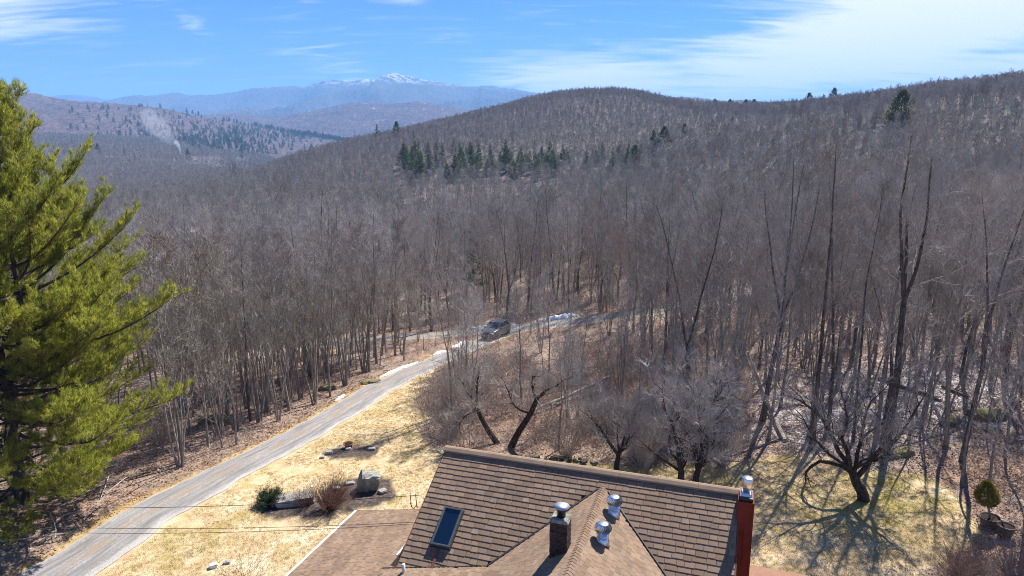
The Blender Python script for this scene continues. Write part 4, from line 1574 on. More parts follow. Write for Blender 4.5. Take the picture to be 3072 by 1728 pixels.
# old apple tree on the right lawn: short leaning bole, spreading crooked limbs
def apple(name, px, py, label, seed, bole, limbs, mats=(M_BARKA, M_TWIGG), bole_r=.24, twigs=12, tw=.02, twl=(.3, .9), up=.03, branches=8):
    rg = np.random.default_rng(seed)
    g = P(px, py)
    T, C = MB(), MB()
    bp = np.array(bole, float)
    T.tube(spline(bp, 9), bole_r * np.linspace(1.25, .74, 9), 9)
    top = bp[-1]
    for az, el, L, r1, st in limbs:
        s, d0 = along(spline(bp, 9), st)
        d = np.array((math.cos(R(az)) * math.cos(R(el)), math.sin(R(az)) * math.cos(R(el)), math.sin(R(el))))
        lp = path(s, d, L, 9, rg, .24, up)
        T.tube(lp, r1 * (1 - .85 * np.linspace(0, 1, 10)), 6)
        for b in range(branches):
            tb = .25 + .75 * (b + rg.uniform(.1, .9)) / branches
            pb, db = along(lp, tb)
            d3 = side_dir(db, rg.uniform(.5, 1.1), rg.uniform(0, 6.28), rg) + np.array((0, 0, .25))
            LB = L * rg.uniform(.22, .42)
            bq = path(pb, d3, LB, 5, rg, .28, up * 1.5)
            T.tube(bq, max(.012, r1 * .36 * (1 - .5 * tb)) * (1 - .8 * np.linspace(0, 1, 6)), 4)
            for c_ in range(3):
                pc, dc = along(bq, rg.uniform(.2, 1))
                cq = path(pc, side_dir(dc, .8, rg.uniform(0, 6.28), rg) + np.array((0, 0, .2)), LB * .5, 3, rg, .25, .05)
                C.tube(cq, .011 * (1 - .7 * np.linspace(0, 1, 4)), 3, mi=1)
                sprays(C, cq, twigs, twl[0], twl[1], tw, rg, kids=2, up=.35)
            sprays(C, bq, twigs // 2, twl[0], twl[1], tw, rg, kids=2, up=.35)
    e = thing(name, label, "tree", tuple(g))
    T.build("trunk", mats, e)
    C.build("crown", mats, e)
    HERO.append((g[0], g[1]))
    return e


apple("apple_tree", 2592, 1500, "old spreading apple tree with a crooked leaning trunk on the right lawn", 31, [(0, 0, -.25), (-.12, 0, .4), (-.5, .02, 1.0), (-.78, .05, 1.65)],
      [(172, 56, 5.6, .15, .98), (150, 64, 5.2, .13, .9), (95, 74, 5.2, .14, .95), (10, 56, 5.8, .155, .75), (-30, 48, 4.6, .11, .9), (-80, 55, 3.4, .09, .95), (-140, 48, 4.0, .10, .9), (40, 42, 5.2, .11, .85), (195, 40, 4.8, .10, .99)], twigs=9, bole_r=.26, up=.06)
apple("apple_tree", 1497, 1330, "bare dark apple trunk leaning left at the lawn edge behind the roof ridge", 32, [(0, 0, -.2), (-.7, 0, .9), (-1.3, .1, 2.1), (-1.5, .1, 2.8)], [(160, 40, 2.6, .09, .98), (60, 60, 2.6, .09, .98), (-60, 40, 2.2, .07, .9), (190, 20, 2.4, .06, .8)], bole_r=.17, twigs=7)
apple("apple_tree", 1530, 1340, "bare dark apple trunk leaning right beside its left leaning twin", 33, [(0, 0, -.2), (.55, 0, 1.0), (1.3, .1, 2.2), (1.7, .1, 3.2)], [(170, 60, 3.0, .10, .98), (10, 62, 2.8, .10, .98), (160, 20, 3.2, .08, .72), (-60, 40, 2.2, .07, .9)], bole_r=.19, twigs=7)
apple("overgrown_apple_tree", 2042, 1440, "grey twiggy overgrown apple tree behind the ridge, left of two standing together", 34, [(0, 0, -.2), (0, 0, .5), (-.15, 0, 1.2)], [(175, 62, 5.2, .11, .6), (140, 58, 5.4, .10, .5), (80, 70, 5.4, .11, .55), (200, 48, 5.0, .09, .6), (250, 55, 4.0, .08, .5), (20, 68, 4.8, .09, .5), (120, 80, 5.6, .11, .98)], bole_r=.17, twigs=15, up=.07)
apple("overgrown_apple_tree", 2085, 1446, "grey twiggy overgrown apple tree behind the ridge, right of two standing together", 35, [(0, 0, -.2), (.1, 0, .6), (.35, 0, 1.3)], [(5, 62, 5.2, .11, .6), (40, 58, 5.2, .10, .5), (100, 70, 5.2, .11, .55), (-20, 48, 5.0, .09, .6), (-70, 55, 4.0, .08, .5), (160, 72, 4.8, .09, .5), (60, 80, 5.6, .11, .98)], bole_r=.16, twigs=15, up=.07)
apple("overgrown_apple_tree", 1850, 1408, "smaller grey thicket of upright stems behind the middle of the ridge", 36, [(0, 0, -.2), (0, 0, .4), (.1, 0, .9)], [(170, 60, 3.4, .09, .98), (120, 62, 3.6, .09, .9), (60, 60, 3.6, .09, .95), (10, 55, 3.4, .08, .9), (220, 45, 3.0, .08, .9), (300, 50, 3.0, .08, .9)], bole_r=.15, twigs=14, up=.1)


# ------------------------------------------------------------------ evergreens
def leaf_mat(name, stops, trans=.35):
    m = new_mat(name)
    w = NT(m.node_tree)
    b = w.n["Principled BSDF"]
    out = w.n["Material Output"]
    b.inputs["Roughness"].default_value = .55
    b.inputs["Specular IOR Level"].default_value = .25
    oi = w.node("ShaderNodeObjectInfo")
    geo = w.node("ShaderNodeNewGeometry")
    n = w.noise(geo.outputs["Position"], .8, 4, .6)
    t = w.math("ADD", w.math("MULTIPLY", w.attr("tone"), .6), w.math("MULTIPLY", n, .4))
    c = w.ramp(t, stops)
    hs = w.node("ShaderNodeHueSaturation")
    w.put(hs.inputs["Color"], c)
    w.put(hs.inputs["Value"], w.math("ADD", .75, w.math("MULTIPLY", oi.outputs["Random"], .5)))
    w.l.new(hs.outputs[0], b.inputs["Base Color"])
    tr = w.node("ShaderNodeBsdfTranslucent")
    w.l.new(w.mix(1.0, hs.outputs[0], (1.25, 1.2, .7), "MULTIPLY"), tr.inputs["Color"])
    mx = w.node("ShaderNodeMixShader")
    mx.inputs[0].default_value = trans
    w.l.new(b.outputs[0], mx.inputs[1]); w.l.new(tr.outputs[0], mx.inputs[2])
    w.l.new(mx.outputs[0], out.inputs["Surface"])
    return m


M_PINE = leaf_mat("pine_needles", [(.2, (.10, .15, .034)), (.42, (.25, .29, .058)), (.62, (.37, .385, .10)), (.8, (.50, .41, .14))], .55)
M_SPRUCE = leaf_mat("spruce_needles", [(.2, (.035, .068, .036)), (.5, (.085, .125, .05)), (.8, (.16, .18, .07))], .35)
M_PINEFAR = leaf_mat("distant_pine_needles", [(.2, (.035, .055, .024)), (.5, (.075, .090, .030)), (.8, (.13, .135, .045))], .3)


def tufts(mb, B, D, rg, n=8, ln=(.13, .24), w=.026, spread=.75, up=.25, mi=0):
    """needle bundles: at each point of B a fan of n narrow triangles round the direction D"""
    k = len(B)
    b = np.repeat(B, n, 0); d = np.repeat(D, n, 0)
    dirs = _unit(d * 1.0 + _unit(rg.normal(0, 1, (k * n, 3))) * spread + np.array((0, 0, up)))
    L = rg.uniform(ln[0], ln[1], k * n)[:, None]
    wv = _unit(np.cross(dirs, rg.normal(0, 1, (k * n, 3)))) * w
    b = b + rg.normal(0, .03, b.shape)
    V = np.stack((b - wv * .6, b + wv * .6, b + dirs * L), 1)
    tone = np.repeat(np.clip(rg.normal(.5, .17, k), 0, 1), n)
    mb.tris(V, mi, tone)


def make_pine(seed, Ht, prof, leaders=((0, 0, 0),), whorl=.6, per=5, z0=1.2, sec=15, dens=5.0, tuft=dict(), r0=.34, el=(-2, 60), curl=.10, wood=True):
    """a white pine: whorls of plume-like boughs. prof(z) gives the crown's radius"""
    rg = np.random.default_rng(seed)
    W, F = MB(), MB()
    for li, (lx, ly, zf) in enumerate(leaders):
        n = 14
        zs = np.linspace(zf, Ht * (1 - .05 * li), n)
        tt = (zs - zf) / (Ht - zf)
        tr = np.stack((lx * np.minimum(tt * 3, 1) + rg.normal(0, .07, n).cumsum() * .5, ly * np.minimum(tt * 3, 1) + rg.normal(0, .07, n).cumsum() * .5, zs), 1)
        W.tube(np.concatenate((tr[:1] - np.array((0, 0, .4)), tr)) if zf == 0 else tr, (r0 * (1 - li * .25)) * (1 - .93 * (np.concatenate(([0], zs)) if zf == 0 else zs) / Ht), 9)
        z = max(z0, zf + .8)
        while z < Ht - .25:
            f = (z - tr[0, 2]) / (tr[-1, 2] - tr[0, 2])
            p0, _ = along(tr, f)
            a0 = rg.uniform(0, 6.28)
            k = (per + 1 if z < 5.5 else per) if z < Ht - 2 else per - 1
            for q in range(k):
                az = a0 + 2 * math.pi * q / k + rg.uniform(-.35, .35)
                L = prof(z) * rg.uniform(.62, 1.12) + .25
                if L < .2: continue
                t = z / Ht
                e = R(el[0] + (el[1] - el[0]) * t ** 1.6) + rg.uniform(-.14, .14)
                d = np.array((math.cos(az) * math.cos(e), math.sin(az) * math.cos(e), math.sin(e)))
                nb = 8
                lp = path(p0, d, L, nb, rg, .06, curl)
                r1 = .014 + .011 * L
                if wood: W.tube(lp, r1 * (1 - .85 * np.linspace(0, 1, nb + 1)), 5)
                ns = max(5, int(sec * L / 6.0) + 4)
                for s in range(ns):
                    ts = .22 + .78 * (s + rg.uniform(.1, .9)) / ns
                    ps, ds = along(lp, ts)
                    sgn = 1 if s % 2 else -1
                    sv = _unit(np.cross(ds, np.array((0, 0, 1.0)))) * sgn
                    d2 = _unit(ds * rg.uniform(.7, 1.2) + sv * rg.uniform(.5, 1.0) + np.array((0, 0, rg.uniform(.1, .55))))
                    L2 = (.34 * L * (1.0 - .72 * ts) + .42) * rg.uniform(.7, 1.2)
                    sp = path(ps, d2, L2, 4, rg, .10, .10)
                    if wood: W.tube(sp, .010 * (1 - .7 * np.linspace(0, 1, 5)), 3)
                    nt = max(3, int(L2 * dens * 2.0))
                    ut = rg.uniform(.18, 1.0, nt) ** .8 * 3.999
                    i = ut.astype(int); fr = (ut - i)[:, None]
                    Bp = sp[i] * (1 - fr) + sp[i + 1] * fr
                    Dp = _unit(sp[i + 1] - sp[i])
                    Bp = Bp + rg.normal(0, .07, Bp.shape) * np.array((1, 1, .8))
                    tufts(F, Bp, Dp, rg, **tuft)
                tufts(F, lp[-3:], _unit(np.gradient(lp, axis=0))[-3:], rg, **tuft)
            z += whorl * rg.uniform(.8, 1.2)
    return W, F


def prof_big(z):
    return float(np.interp(z, [0, 1.5, 3, 5, 6.7, 8.4, 11.9, 13.6, 15.6, 18.1, 19.5, 21.0], [6.0, 7.2, 8.2, 8.8, 8.5, 7.7, 6.2, 5.0, 3.9, 2.6, 1.8, .4]))


gp_ = P(72, 1505)
W, F = make_pine(51, 21.0, prof_big, leaders=((0, 0, 0), (1.0, .4, 4.6)), whorl=.70, per=4, z0=.5, sec=20, dens=6.0, tuft=dict(n=8, ln=(.17, .34), w=.021, spread=.8, up=.36), r0=.36, el=(-16, 56), curl=.085)
pine = thing("white_pine", "huge sunlit white pine beside the driveway filling the left edge", "tree", tuple(gp_))
W.build("trunk", (M_BARKD, M_BARKD), pine)
F.build("foliage", M_PINE, pine, tone=True)
HERO.append((gp_[0], gp_[1]))


def make_spruce(seed, Ht, rad, whorls, per, tri=9, power=.9):
    rg = np.random.default_rng(seed)
    W, F = MB(), MB()
    W.tube([(0, 0, -.3), (0, 0, Ht * .5), (0, 0, Ht)], [Ht * .016, Ht * .010, .02], 5)
    for i in range(whorls):
        t = (i + .5) / whorls
        z = Ht * (.06 + .93 * t)
        L = rad * (1 - t) ** power * rg.uniform(.75, 1.15) + .12
        for q in range(per):
            az = rg.uniform(0, 6.28)
            d = np.array((math.cos(az), math.sin(az), rg.uniform(-.30, .15) + .5 * t))
            lp = path((0, 0, z), d, L * rg.uniform(.8, 1.15), 3, rg, .1, .08)
            k = tri
            ut = rg.uniform(.15, 1, k) * 2.999
            ii = ut.astype(int); fr = (ut - ii)[:, None]
            Bp = lp[ii] * (1 - fr) + lp[ii + 1] * fr
            Dp = _unit(lp[ii + 1] - lp[ii])
            s = L * .30 + .22
            tufts(F, Bp, Dp, rg, n=2, ln=(s * .7, s * 1.3), w=s * .22, spread=.65, up=-.12)
    return W, F


SPRUCE = []
for s, h, r_ in ((61, 14, 2.6), (62, 15, 2.3), (63, 12, 2.7)):
    W, F = make_spruce(s, h, r_, 22, 8)
    SPRUCE.append((W.mesh("trunk", M_BARKD), F.mesh("foliage", M_SPRUCE, tone=True), h))
pine_prof = lambda z: float(np.interp(z, [0, 4, 7, 10, 13, 16], [3.0, 4.6, 4.2, 3.2, 1.9, .2]))
FPINE = []
for s in (71, 72):
    W, F = make_pine(s, 16, pine_prof, whorl=.95, per=5, z0=2.0, sec=5, dens=1.0, tuft=dict(n=3, ln=(.5, .95), w=.15, spread=.8, up=.3), r0=.25, el=(0, 55), wood=False)
    FPINE.append((W.mesh("trunk", M_BARKD), F.mesh("foliage", M_PINEFAR, tone=True), 16))


def ever(name, form, px, base_y, top_y, Y, label, group, widen=1.0):
    """an evergreen at distance Y, its top where the photograph shows it"""
    if group == G_SP:
        q = P(px, base_y)
        Y = min(max(q[1], 300), 640)
    p = at_y(px, base_y, Y)
    top = at_y(px, top_y, Y)
    z0 = gz(p[0], Y)
    h = top[2] - z0
    e = thing(name, label, "tree", (p[0], Y, z0), random.Random(int(px * 7 + base_y)).uniform(0, 6.28), group)
    s = max(h * (1.25 if group == G_SP else 1), 6.0) / form[2]
    e.scale = (s * widen, s * widen, s)
    link("trunk", form[0], e); link("foliage", form[1], e)
    HERO.append((p[0], Y))
    return e


G_SP = "spruces in the clearing below the wooded dome"
rs = random.Random(4)
grp = [(1212, 505, 443), (1222, 520, 452), (1248, 500, 437), (1240, 525, 458), (1258, 530, 470), (1285, 485, 437), (1310, 470, 433), (1265, 545, 478), (1228, 550, 508), (1293, 525, 490), (1368, 545, 478), (1362, 465, 422), (1384, 500, 452), (1398, 490, 450),
       (1390, 530, 468), (1420, 505, 468), (1442, 500, 468), (1418, 540, 488), (1472, 510, 448), (1462, 530, 488), (1502, 505, 462), (1518, 520, 450), (1528, 505, 455), (1540, 540, 490), (1555, 500, 463), (1575, 500, 467), (1590, 505, 460), (1605, 520, 470), (1614, 540, 474),
       (1608, 545, 490), (1640, 520, 494), (1662, 485, 462), (1673, 495, 468), (1354, 545, 505), (1340, 550, 500), (1170, 440, 417), (1240, 415, 397), (1308, 410, 392)]
for _k in range(25):
    _x = rs.uniform(1360, 1690); _b = rs.uniform(480, 548) - abs(_x - 1520) * .04
    grp.append((int(_x), int(_b), int(_b - rs.uniform(34, 58))))
for _k in range(13):
    _x = rs.uniform(1690, 1930); _b = 505 - (_x - 1690) * .14 + rs.uniform(-14, 6)
    grp.append((int(_x), int(_b), int(_b - rs.uniform(26, 44))))
for _k in range(10):
    _x = rs.uniform(1205, 1330); _b = rs.uniform(470, 540)
    grp.append((int(_x), int(_b), int(_b - rs.uniform(34, 58))))
pos = ["front left of", "at the left of", "inside the left half of", "in the middle of", "inside the right half of", "at the right of", "front right of"]
ordn = ["first", "second", "third", "fourth", "fifth", "sixth", "seventh", "eighth", "ninth", "tenth", "eleventh", "twelfth", "thirteenth", "fourteenth", "fifteenth", "sixteenth", "seventeenth", "eighteenth", "nineteenth", "twentieth"]
ordn += ["twenty-" + o for o in ordn[:9]] + ["thirtieth"] + ["thirty-" + o for o in ordn[:9]] + ["fortieth"] + ["forty-" + o for o in ordn[:9]] + ["fiftieth"] + ["fifty-" + o for o in ordn[:9]] + ["sixtieth"] + ["sixty-" + o for o in ordn[:9]] + ["seventieth"] + ["seventy-" + o for o in ordn[:9]] + ["eightieth"] + ["eighty-" + o for o in ordn[:9]]
for i, (px, by, ty) in enumerate(sorted(grp)):
    Y = 470 - (by - 500) * 1.9
    Y = max(330, min(560, Y))
    ever("spruce_tree", SPRUCE[i % 3], px, by, ty, Y, "green spruce, %s from the left of the clump below the wooded dome" % ordn[i], G_SP, 1.4)
G_R = "lone evergreens on the right hillside"
for i, (px, by, ty, Y, kind, lab) in enumerate([
        (2700, 360, 272, 300, "p", "large dark pine standing highest above the bare woods on the right ridge"), (1990, 445, 382, 470, "p", "bushy green pine in the middle of the bare slope below the dome"), (1960, 440, 385, 480, "s", "narrow spruce touching the left side of the bushy green pine"),
        (2052, 430, 372, 500, "p", "dark pine right of the bushy green pine on the slope"), (2135, 420, 368, 500, "p", "slim pine behind the yellowish pine on the slope"), (2155, 455, 400, 430, "p", "yellowish green pine on the slope right of the dark pine"),
        (2232, 420, 390, 520, "s", "small round evergreen right of the yellowish pine"), (2268, 415, 384, 530, "s", "small dark evergreen fourth right from the bushy green pine"), (2393, 400, 368, 480, "p", "small dark pine low on the slope below the skyline pines"),
        (2446, 392, 354, 470, "p", "pale green pine left of the slender spruce on the right hillside"), (2537, 372, 325, 430, "s", "slender blue green spruce left of the large dark pine"), (2610, 365, 308, 450, "s", "thin pale spruce just left of the large dark pine"), (2752, 345, 302, 430, "s", "faint spruce just right of the large dark pine"),
        (2038, 318, 293, 900, "s", "tiny pine on the dome's right shoulder"), (2144, 318, 297, 800, "p", "first tiny pine on the saddle skyline"), (2190, 318, 299, 800, "p", "second tiny pine on the saddle skyline"), (2237, 318, 299, 800, "p", "third tiny pine on the saddle skyline"), (2262, 318, 300, 800, "p", "fourth tiny pine on the saddle skyline"),
        (2426, 305, 279, 690, "p", "ragged pine standing on the right skyline, left of two"), (2500, 300, 266, 680, "p", "ragged pine standing on the right skyline, right of two"), (2470, 302, 281, 690, "s", "small spike of a spruce between the two ragged skyline pines"),
        (1420, 745, 645, 124, "s", "dark hemlock half hidden among bare trees in the middle of the woods"), (1838, 470, 440, 420, "s", "pale spruce at the left end of the slope's evergreens"), (1882, 462, 442, 430, "s", "small green spruce left of the bushy green pine"), (1905, 470, 436, 440, "p", "light green pine below and left of the bushy green pine")]):
    f = FPINE[i % 2] if kind == "p" else SPRUCE[i % 3]
    ever("pine_tree" if kind == "p" else "spruce_tree", f, px, by, ty, Y, lab, G_R, .8 if i == 21 else (1.45 if kind == "p" else 1.2))
# ------------------------------------------------------------------ the woods
def allowed(X, Y):
    d1 = poly_dist(X, Y, DRIVE) - DRIVE_W
    d2 = poly_dist(X, Y, SIDE) - SIDE_W
    ok = (d1 > 1.3) & (d2 > 1.2)
    ins = in_poly(X, Y, LAWN)
    de = poly_dist(X, Y, LAWN_EDGE)
    ok &= ~ins & ((de > .8))
    ok &= Y > 26
    ok &= np.hypot(X - gp_[0], Y - gp_[1]) > 4.5
    # nothing between the driveway and the lens at lower left
    ok &= ~((X < 0) & (Y < 33)) 
    return ok


rgF = np.random.default_rng(2024)
hero_xy = np.array(HERO)


def far_from_hero(X, Y, r):
    k = np.ones(len(X), bool)
    for hx, hy in hero_xy:
        k &= np.hypot(X - hx, Y - hy) > r
    return k


# near woods
X, Y = jitter_grid(2.75, 27, 96, .80, rgF)
k = allowed(X, Y) & far_from_hero(X, Y, 1.3)
X, Y = X[k], Y[k]
# a thicket of young stems close along the left of the driveway
X2, Y2 = jitter_grid(1.75, 33, 78, .80, rgF)
d2_ = poly_dist(X2, Y2, DRIVE)
i2_ = np.argmin((X2[:, None] - DRIVE[None, ::3, 0]) ** 2 + (Y2[:, None] - DRIVE[None, ::3, 1]) ** 2, 1) * 3
leftside = (X2 < DRIVE[i2_, 0])
k2 = allowed(X2, Y2) & leftside & (d2_ > DRIVE_W + 2.0) & (d2_ < 13) & far_from_hero(X2, Y2, .8) & (rgF.random(len(X2)) < .46)
p2_ = project(np.stack((X2, Y2, H(X2, Y2)), 1))
k2 &= (p2_[:, 0] > 540) & (p2_[:, 0] < 1330)
X, Y = np.concatenate((X, X2[k2])), np.concatenate((Y, Y2[k2]))
Z = H(X, Y)
pr = project(np.stack((X, Y, Z), 1))
# thin scrub between the driveway and the house; open ground near the side road; open woods with pale floor on the right
keep = rgF.random(len(X))
scrub = (pr[:, 0] > 1250) & (pr[:, 0] < 1900) & (pr[:, 1] > 1005)
openr = (pr[:, 0] > 1230) & (pr[:, 0] < 1800) & (pr[:, 1] > 880) & (pr[:, 1] < 985)
right = (pr[:, 0] >= 1900)
under_pine = (pr[:, 0] < 480) & (pr[:, 1] > 1150)
k = np.where(scrub, keep < .42, np.where(openr, keep < .35, np.where(under_pine, keep < .3, np.where(right, keep < .90, keep < .97))))
# the lens must not be blocked by crowns right in front of it
k &= ~((pr[:, 1] > 1500) & (pr[:, 0] > 1200))
# the car and the bend of the road show between the stems
k &= ~((pr[:, 0] > 1435) & (pr[:, 0] < 1560) & (pr[:, 1] > 1005) & (pr[:, 1] < 1250) & (keep > .06))
k &= ~((pr[:, 0] > 1560) & (pr[:, 0] < 1860) & (pr[:, 1] > 985) & (pr[:, 1] < 1110) & (keep > .16))
k &= ~((pr[:, 0] > 1120) & (pr[:, 0] < 1480) & (pr[:, 1] > 1005) & (pr[:, 1] < 1110) & (keep > .5))
X, Y, Z, pr = X[k], Y[k], Z[k], pr[k]
scrub, openr, right = scrub[k], openr[k], right[k]
kindn, formi, scl = [], [], []
names = list(KINDS)
d_drive = poly_dist(X, Y, DRIVE)
d_side = poly_dist(X, Y, SIDE)
for i in range(len(X)):
    u = rgF.random()
    if scrub[i]:
        kn = "slender" if u < .6 else ("clump" if u < .85 else "grey"); s = rgF.uniform(.42, .8)
    elif openr[i]:
        kn = "slender"; s = rgF.uniform(.55, .9)
    elif X[i] < 0 and d_drive[i] < 9 and Y[i] < 66:
        kn = "clump" if u < .40 else ("slender" if u < .88 else "red"); s = rgF.uniform(.80, 1.12)
    elif X[i] < 4 and Y[i] < 88:
        kn = ("clump", "slender", "red", "grey", "pale")[int(np.searchsorted([.22, .50, .76, .92], u))]; s = rgF.uniform(.72, 1.0)
    elif right[i]:
        kn = ("tall", "grey", "slender", "red", "clump")[int(np.searchsorted([.14, .36, .74, .88], u))]; s = rgF.uniform(.68, 1.05)
    else:
        kn = ("tall", "grey", "red", "slender", "clump", "pale")[int(np.searchsorted([.14, .38, .62, .84, .95], u))]; s = rgF.uniform(.75, 1.05)
    kindn.append(kn); formi.append(int(rgF.integers(len(FORM[kn])))); scl.append(s)
kindn = np.array(kindn); formi = np.array(formi); scl = np.array(scl)
depth = pr[:, 2]
inview = (pr[:, 0] > -250) & (pr[:, 0] < 3320)
size = np.array([FORM[a][b][3] for a, b in zip(kindn, formi)]) * scl / depth * np.where(inview, 1, .01)
size *= np.where((kindn == "slender"), .8, 1.0)
order = np.argsort(-size)
N_IND = 275
ind = order[:N_IND]
restn = order[N_IND:]
yaw = rgF.uniform(0, 6.28, len(X))

# --- words that single the trees out
LOOK = {"tall": "tall dark tree", "grey": "grey barked tree", "red": "reddish twigged tree", "slender": "slender young tree", "clump": "clump of thin stems", "pale": "pale barked tree"}
NAME = {"tall": "bare_tree", "grey": "bare_tree", "red": "maple_tree", "slender": "young_tree", "clump": "stem_clump", "pale": "birch_tree"}


def zone(i):
    px, py = pr[i, 0], pr[i, 1]
    if scrub[i]: return "in the scrub behind the roof"
    if openr[i]: return "in the open behind the parked car"
    if px >= 1900:
        if py > 1235: return "in the right woods' front rank"
        if py > 1090: return "in the right woods' second rank"
        if py > 990: return "in the right woods' third rank"
        return "deep in the right woods"
    if X[i] < 6 and d_drive[i] < 5.5 and d_side[i] > 5: return "along the driveway's left verge"
    if d_side[i] < 9: return "beside the side road"
    if px < 620: return "behind the white pine"
    if py > 1080: return "behind the driveway's left verge"
    return "deep in the left woods"


zs = {}
for i in ind:
    zs.setdefault((zone(i), kindn[i]), []).append(i)
for (zn, kn), mem in zs.items():
    mem.sort(key=lambda i: pr[i, 0])
    for r_, i in enumerate(mem):
        if len(mem) == 1: lab = "the only %s %s" % (LOOK[kn], zn)
        else: lab = "%s, %s such from left %s" % (LOOK[kn], ordn[r_], zn)
        tm, cm, jm, h = FORM[kn][formi[i]]
        e = thing(NAME[kn], lab, "tree", (X[i], Y[i], Z[i]), yaw[i], "bare trees " + zn)
        e.scale = (scl[i],) * 3
        link("trunk", tm, e); link("crown", cm, e)

# --- all the rest of the woods as one mass
allm = [fm[2] for kn in names for fm in FORM[kn]] + FARFORM
base_i = {}
c0 = 0
for kn in names:
    base_i[kn] = c0; c0 += len(FORM[kn])
pts = [np.stack((X[restn], Y[restn], Z[restn]), 1)]
yw = [yaw[restn]]; sl = [scl[restn]]; ix = [np.array([base_i[kindn[i]] + formi[i] for i in restn])]


def belt(sp, y0, y1, half, mids, w, s0, s1, seed, only=None):
    rg = np.random.default_rng(seed)
    x, y = jitter_grid(sp, y0, y1, half, rg)
    k_ = allowed(x, y) & far_from_hero(x, y, 3.0)
    if only is not None: k_ &= only(x, y)
    x, y = x[k_], y[k_]
    z = H(x, y)
    p_ = project(np.stack((x, y, z), 1))
    fld = (np.abs(p_[:, 0] - 1545) < 45) & (np.abs(p_[:, 1] - 566) < 14)
    for hx_, hy_ in ((588, 481), (622, 483), (650, 482), (725, 479), (1050, 407)):
        fld |= (np.abs(p_[:, 0] - hx_) < 16) & (p_[:, 1] > hy_ - 3) & (p_[:, 1] < hy_ + 16) & (y > 300)
    fld |= (p_[:, 0] > 1180) & (p_[:, 0] < 1700) & (y > 255) & (y < 520) & (rg.random(len(x)) > .62)
    clump = fbm(x / 45.0, y / 45.0, 3) + rg.random(len(x)) * 1.6
    keep_ = ~fld & (clump > -.05)
    x, y, z = x[keep_], y[keep_], z[keep_]
    patch = fbm(x / 60.0 + 9, y / 60.0, 3)
    order_ = np.argsort(w * 0 + np.arange(len(w)))
    uu = np.clip(rg.random(len(x)) * .72 + .14 + .30 * patch, 0, .9999)
    idx_ = np.searchsorted(np.cumsum(w / w.sum()), uu)
    idx_ = np.minimum(idx_, len(w) - 1)
    pts.append(np.stack((x, y, z), 1)); yw.append(rg.uniform(0, 6.28, len(x)))
    sl.append(rg.uniform(s0, s1, len(x)) * (1 + .12 * patch)); ix.append(mids[idx_])


mid_ids = np.array([base_i["tall"], base_i["tall"] + 1, base_i["tall"] + 2, base_i["grey"], base_i["grey"] + 1, base_i["grey"] + 2, base_i["red"], base_i["red"] + 1, base_i["pale"], base_i["pale"] + 1])
far_ids = np.arange(c0, c0 + len(FARFORM))
far_w = np.array([1, 1, 1.3, 1.3, 1.5, 1.5, .4])
belt(4.2, 96, 185, .80, mid_ids, MID_W, .74, 1.06, 41)
belt(4.3, 185, 420, .80, far_ids, far_w, .42, .72, 42)
belt(4.4, 420, 800, .78, far_ids, far_w, .42, .66, 43)
belt(4.9, 800, 1300, .78, far_ids, far_w, .42, .62, 44)
belt(9.0, 1300, 2300, .80, far_ids, far_w, .8, 1.1, 45, lambda x, y: (x < .05 * y) & (y < 1700 + .6 * (-x)))
P4, Y4, S4, I4 = np.concatenate(pts), np.concatenate(yw), np.concatenate(sl), np.concatenate(ix)
scatter("bare_forest", P4, Y4, S4, I4, allm, "grey brown leafless forest covering the slopes beyond the nearer trees", "forest")
print("FOREST", len(P4), "near", len(X))

# dark evergreens of the far valley, too many to tell apart
rgE = np.random.default_rng(77)
ep, es = [], []
for cx, cy, sx, sy, n in ((680, 420, 130, 22, 150), (950, 400, 90, 10, 120), (820, 400, 140, 18, 120), (560, 330, 200, 28, 60), (420, 400, 170, 30, 60), (640, 452, 110, 12, 70), (1010, 388, 60, 6, 50)):
    for _ in range(int(n * 2.2)):
        px, py = rgE.normal(cx, sx), rgE.normal(cy, sy)
        if px < 200 or py < 318: continue
        d = ray(px, py)
        # either the near terrain sheet or the far hill
        q = P(px, py)
        if q[1] > 1480:
            iy = np.argmin(np.abs(HILL_A[:70, :, 0] / HILL_A[:70, :, 1] - d[0] / d[1]), axis=1)
            rows = np.arange(70)
            ang = (HILL_A[rows, iy, 2] - CAM_Z) / HILL_A[rows, iy, 1]
            kk = np.argmin(np.abs(ang - d[2] / d[1]) + (HILL_A[rows, iy, 1] < 1300) * 9)
            q = HILL_A[kk, iy[kk]]
        if q[1] < 500: continue
        ep.append(q); es.append(rgE.uniform(.9, 1.6))
scatter("evergreen_forest", np.array(ep), rgE.uniform(0, 6.28, len(ep)), np.array(es), rgE.integers(0, 5, len(ep)), [s[1] for s in SPRUCE] + [f[1] for f in FPINE],
        "dark green conifers dotting the far valley floor and hillside", "forest")


# ------------------------------------------------------------------ undergrowth, sticks, leaves and grass
def brush_mesh(seed, n, h, w, mat, spread=.5, bend=.3):
    rg = np.random.default_rng(seed)
    mb = MB()
    for _ in range(n):
        a = rg.uniform(0, 6.28); r_ = rg.uniform(0, spread)
        b = np.array((math.cos(a) * r_, math.sin(a) * r_, -.05))
        d = np.array((math.cos(a) * rg.uniform(0, .8), math.sin(a) * rg.uniform(0, .8), 1))
        p_ = path(b, d, h * rg.uniform(.5, 1.1), 3, rg, bend, -.05)
        s = _unit(np.cross(p_[-1] - p_[0], rg.normal(0, 1, 3))) * w * .5
        for i in range(2):
            mb.add([p_[i] - s * (1 - i * .3), p_[i] + s * (1 - i * .3), p_[i + 1] + s * (.7 - i * .3), p_[i + 1] - s * (.7 - i * .3)], [(0, 1, 2, 3)])
        mb.tris([[p_[2] - s * .4, p_[2] + s * .4, p_[3]]])
        sprays(mb, p_, 2, h * .2, h * .45, w * .8, rg, mi=0, kids=1, up=.2)
    return mb.mesh("brush", mat)


